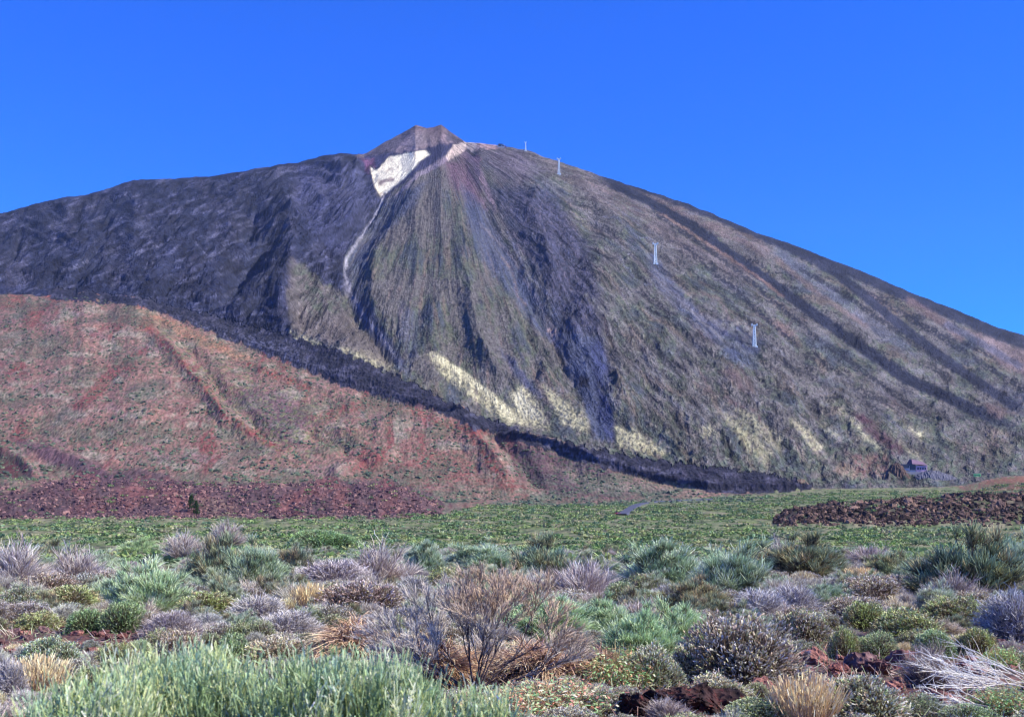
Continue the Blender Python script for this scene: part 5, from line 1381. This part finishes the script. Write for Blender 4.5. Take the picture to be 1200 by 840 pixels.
# embankment of grey rubble below the station
def mound_mesh(name, crest, y0, vbm, c, depth=26):
    """bank whose crest passes the listed (u, v) points at distance y0"""
    n, m = 60, 14; k = y0 / F; vl = []; cl = []; fl_ = []
    us = np.linspace(crest[0][0], crest[-1][0], n)
    for j in range(m):
        b = j / (m - 1)
        for i in range(n):
            vt = I(crest, us[i]) + rng.normal() * .35; e = math.sin(min(b * 1.25, 1) * math.pi / 2) ** .8
            vv = vbm + 3 + (vt - vbm - 3) * e; y = y0 - depth * (1 - b) + rng.normal() * .6
            vl.append(((us[i] - 600) * k + rng.normal() * .4, y, (V0 - vv) * y / F)); cl.append(lin(c) * .75 * rng.uniform(.7, 1.2))
    for j in range(m - 1):
        for i in range(n - 1): fl_.append((j * n + i, j * n + i + 1, (j + 1) * n + i + 1, (j + 1) * n + i))
    o = link(name, mesh_np(name, np.array(vl), np.array(fl_), np.array(cl), smooth_shade=False), M_BOULD); tag(o, kind='structure')
ys_ = p.y - 4
mound_mesh('brown_mound', [(1030, 576), (1036, 564), (1040, 551), (1045, 544), (1051, 542), (1056, 546), (1062, 556), (1070, 566), (1084, 576)], ys_ - 14, 574, (104, 86, 78), 22)
mound_mesh('rubble_embankment', [(1064, 566), (1070, 558), (1078, 554), (1086, 551), (1098, 552), (1112, 557), (1126, 566), (1136, 574)], ys_ - 12, 574, (112, 112, 122), 34)
mound_mesh('dark_gully_side', [(1094, 574), (1100, 565), (1106, 562), (1114, 569), (1122, 575)], ys_ - 30, 576, (66, 52, 60), 8)

# green bus by the station road
M_GRN = flat_mat('green_paint', (.14, .62, .16), .4); M_TYRE = flat_mat('rubber', (.03, .03, .03)); M_RED = flat_mat('red_paint', (.5, .03, .05), .35)
def vehicle(name, u, v, L, W_, H, paint, label, cat, rz=0.0, cabin=None):
    p = at(u, v); r = root(name, (p.x, p.y - 1, p.z + .3), label, cat); r.rotation_euler = (0, 0, rz)
    def prof(name_, pts, w_, mat, z=0):
        n = len(pts); vl = [(x, -w_ / 2, zz) for x, zz in pts] + [(x, w_ / 2, zz) for x, zz in pts]
        fs = [tuple(range(n))[::-1][::-1], tuple(range(2 * n - 1, n - 1, -1))] + [(i, i + n, (i + 1) % n + n, (i + 1) % n) for i in range(n)]
        me_ = bpy.data.meshes.new(name_); me_.from_pydata(vl, [], fs); me_.update(); return link(name_, me_, mat, r)
    if cabin:
        prof('body', [(-L / 2, .35), (L / 2, .35), (L / 2, H * .52), (L * .42, H * .6), (-L * .45, H * .62), (-L / 2, H * .5)], W_, paint)
        prof('cabin', [(-L * .34, H * .615), (L * .22, H * .6), (L * .06, H), (-L * .26, H)], W_ * .86, M_DARK)
        prof('roof', [(-L * .25, H + .01), (L * .05, H + .01), (L * .04, H + .06), (-L * .24, H + .06)], W_ * .84, paint)
    else:
        prof('body', [(-L / 2, .5), (L / 2, .5), (L / 2, H * .82), (L * .44, H), (-L * .46, H), (-L / 2, H * .9)], W_, paint)
        for sgn in (-1, 1): boxes('window', [(-L * .44, L * .40, sgn * (W_ / 2 + .03) - .02, sgn * (W_ / 2 + .03) + .02, H * .5, H * .76)], M_DARK, r)
    for sx in (-.32, .32):
        for sy in (-1, 1):
            c = [(sx * L + .42 * H * .3 * math.cos(t_), .42 * H * .3 * math.sin(t_) + .38) for t_ in np.linspace(0, 6.283, 13)[:-1]]
            w_o = prof('wheel', c, .22, M_TYRE); w_o.location = (0, sy * (W_ / 2 - .06), 0)
vehicle('green_bus', 1144.5, 558.5, 9.0, 2.5, 3.6, M_GRN, 'tiny bright green bus on the road right of the lower cable car station', 'bus')
vehicle('parked_car', 724, 602.5, 4.3, 1.8, 1.5, M_RED, 'tiny red car at the near end of the asphalt road on the plain', 'car', .5, True)

# road across the plain
M_ASPH = flat_mat('asphalt', (.055, .06, .09), .9)
rp = [at(u, v) for u, v in ((728, 603.5), (735, 599.5), (741, 595), (748, 591.6), (758, 589.6), (775, 588), (795, 587), (815, 586), (835, 585))]
pts = []
for i in range(len(rp) - 1):
    for q in np.linspace(0, 1, 9)[:-1]: pts.append(rp[i].lerp(rp[i + 1], q))
for _ in range(4): pts = [pts[0]] + [(pts[i - 1] + pts[i] * 2 + pts[i + 1]) / 4 for i in range(1, len(pts) - 1)] + [pts[-1]]
vl = []; fl_ = []
for i, q in enumerate(pts):
    d = (pts[min(i + 1, len(pts) - 1)] - pts[max(i - 1, 0)]); d.z = 0; d.normalize(); nrm = Vector((-d.y, d.x, 0))
    for sgn in (-1, 1):
        e = q + nrm * 3.6 * sgn; vl.append((e.x, e.y, q.z + 1.0))
    for sgn in (-1, 1):
        e = q + nrm * 5.5 * sgn; vl.append((e.x, e.y, q.z - 1.5))
    if i: a = 4 * i; fl_ += [(a - 4, a - 3, a + 1, a), (a - 2, a - 4, a, a + 2), (a - 3, a - 1, a + 3, a + 1)]
me = bpy.data.meshes.new('road'); me.from_pydata(vl, [], fl_); me.update(); tag(link('road', me, M_ASPH), kind='structure')

# pines at the foot of the boulder band
def pine(u, vb, wp, hp, label, seed):
    p = at(u, vb); k = p.y / F; h = hp * k; r = root('pine_tree', (p.x, p.y - 4, p.z - .3), label, 'tree', None)
    tr_ = strands(np.zeros((1, 3)), np.array([[.03, 0, 1.]]), h * .95, h * .03, 6, (0, 0, 0), (86, 66, 54), (86, 66, 54), 8, 0, .3, .004)
    link('trunk', mesh_np('pine_trunk', *tr_), M_WOOD, r)
    n = 90; zc = rng.uniform(.18, 1, n) ** .9; rad = wp * k * .5 * (1.05 - zc ** 1.6) * rng.uniform(.3, 1, n) + .1; az = rng.uniform(0, 6.283, n)
    c = np.stack([rad * np.cos(az), rad * np.sin(az), zc * h], -1)
    ci = np.repeat(np.arange(n), 26)
    lv = strands(c[ci] + rng.normal(size=(len(ci), 3)) * .22, rng.normal(size=(len(ci), 3)) + [0, 0, .4], .75, .09, 1, (0, 0, 0), (30, 44, 26), (52, 72, 38), 2, .25, .3)
    link('crown', mesh_np('pine_crown', *lv, smooth_shade=False), M_LEAF, r)
pine(226, 598, 12, 19, 'taller dark green pine, the left one of the close pair before the purple lava band', 1)
pine(232, 605, 9, 19, 'smaller dark green pine standing right beside and before the taller one', 2)
# magenta bloom
p = at(225, 634); kk = p.y / F
r = root('flowering_plant', (p.x, p.y, p.z), 'tiny bright magenta bloom rising over the grey brush at left', 'flower')
M_MAG = flat_mat('magenta_petals', (.85, .06, .28))
link('stem', mesh_np('bloom_stem', *strands(np.zeros((3, 3)), np.array([[0, 0, 1.], [.2, 0, 1], [-.2, 0, 1]]), 5 * kk, .06, 2, (0, 0, 0), (104, 120, 80), (104, 120, 80), 4)), M_LEAF, r)
n = 70; d = unit(rng.normal(size=(n, 3))) * np.array([1.9, 1, 1.1])
link('petals', mesh_np('bloom_petals', *strands(d * kk * .5 + [0, 0, 5.4 * kk], d, .45 * kk + .0 * d[:, 0], .35 * kk, 1, (0, 0, 0), (230, 60, 130), (240, 80, 150), 2, .1, .7), smooth_shade=False), M_MAG, r)

# ------------------------------------------------------------------ thin blue mountain air
hz = boxes('haze', [(-9000, 9000, -400, 7500, -1500, 1700)], None)
mh = bpy.data.materials.new('thin_air'); mh.use_nodes = True; th = mh.node_tree; th.nodes.clear()
ot = th.nodes.new('ShaderNodeOutputMaterial'); pv = th.nodes.new('ShaderNodeVolumePrincipled')
pv.inputs['Color'].default_value = (0.62, 0.76, 1.0, 1); pv.inputs['Density'].default_value = 0.000014; pv.inputs['Anisotropy'].default_value = 0.0
th.links.new(pv.outputs[0], ot.inputs['Volume']); hz.data.materials.append(mh); tag(hz, kind='stuff')
from collections import Counter
print(Counter(x.name.split('.')[0] for x in bpy.data.objects if not x.parent).most_common(14))
print('TRIS', sum(len(m.loops) - 2 * len(m.polygons) for m in bpy.data.meshes))
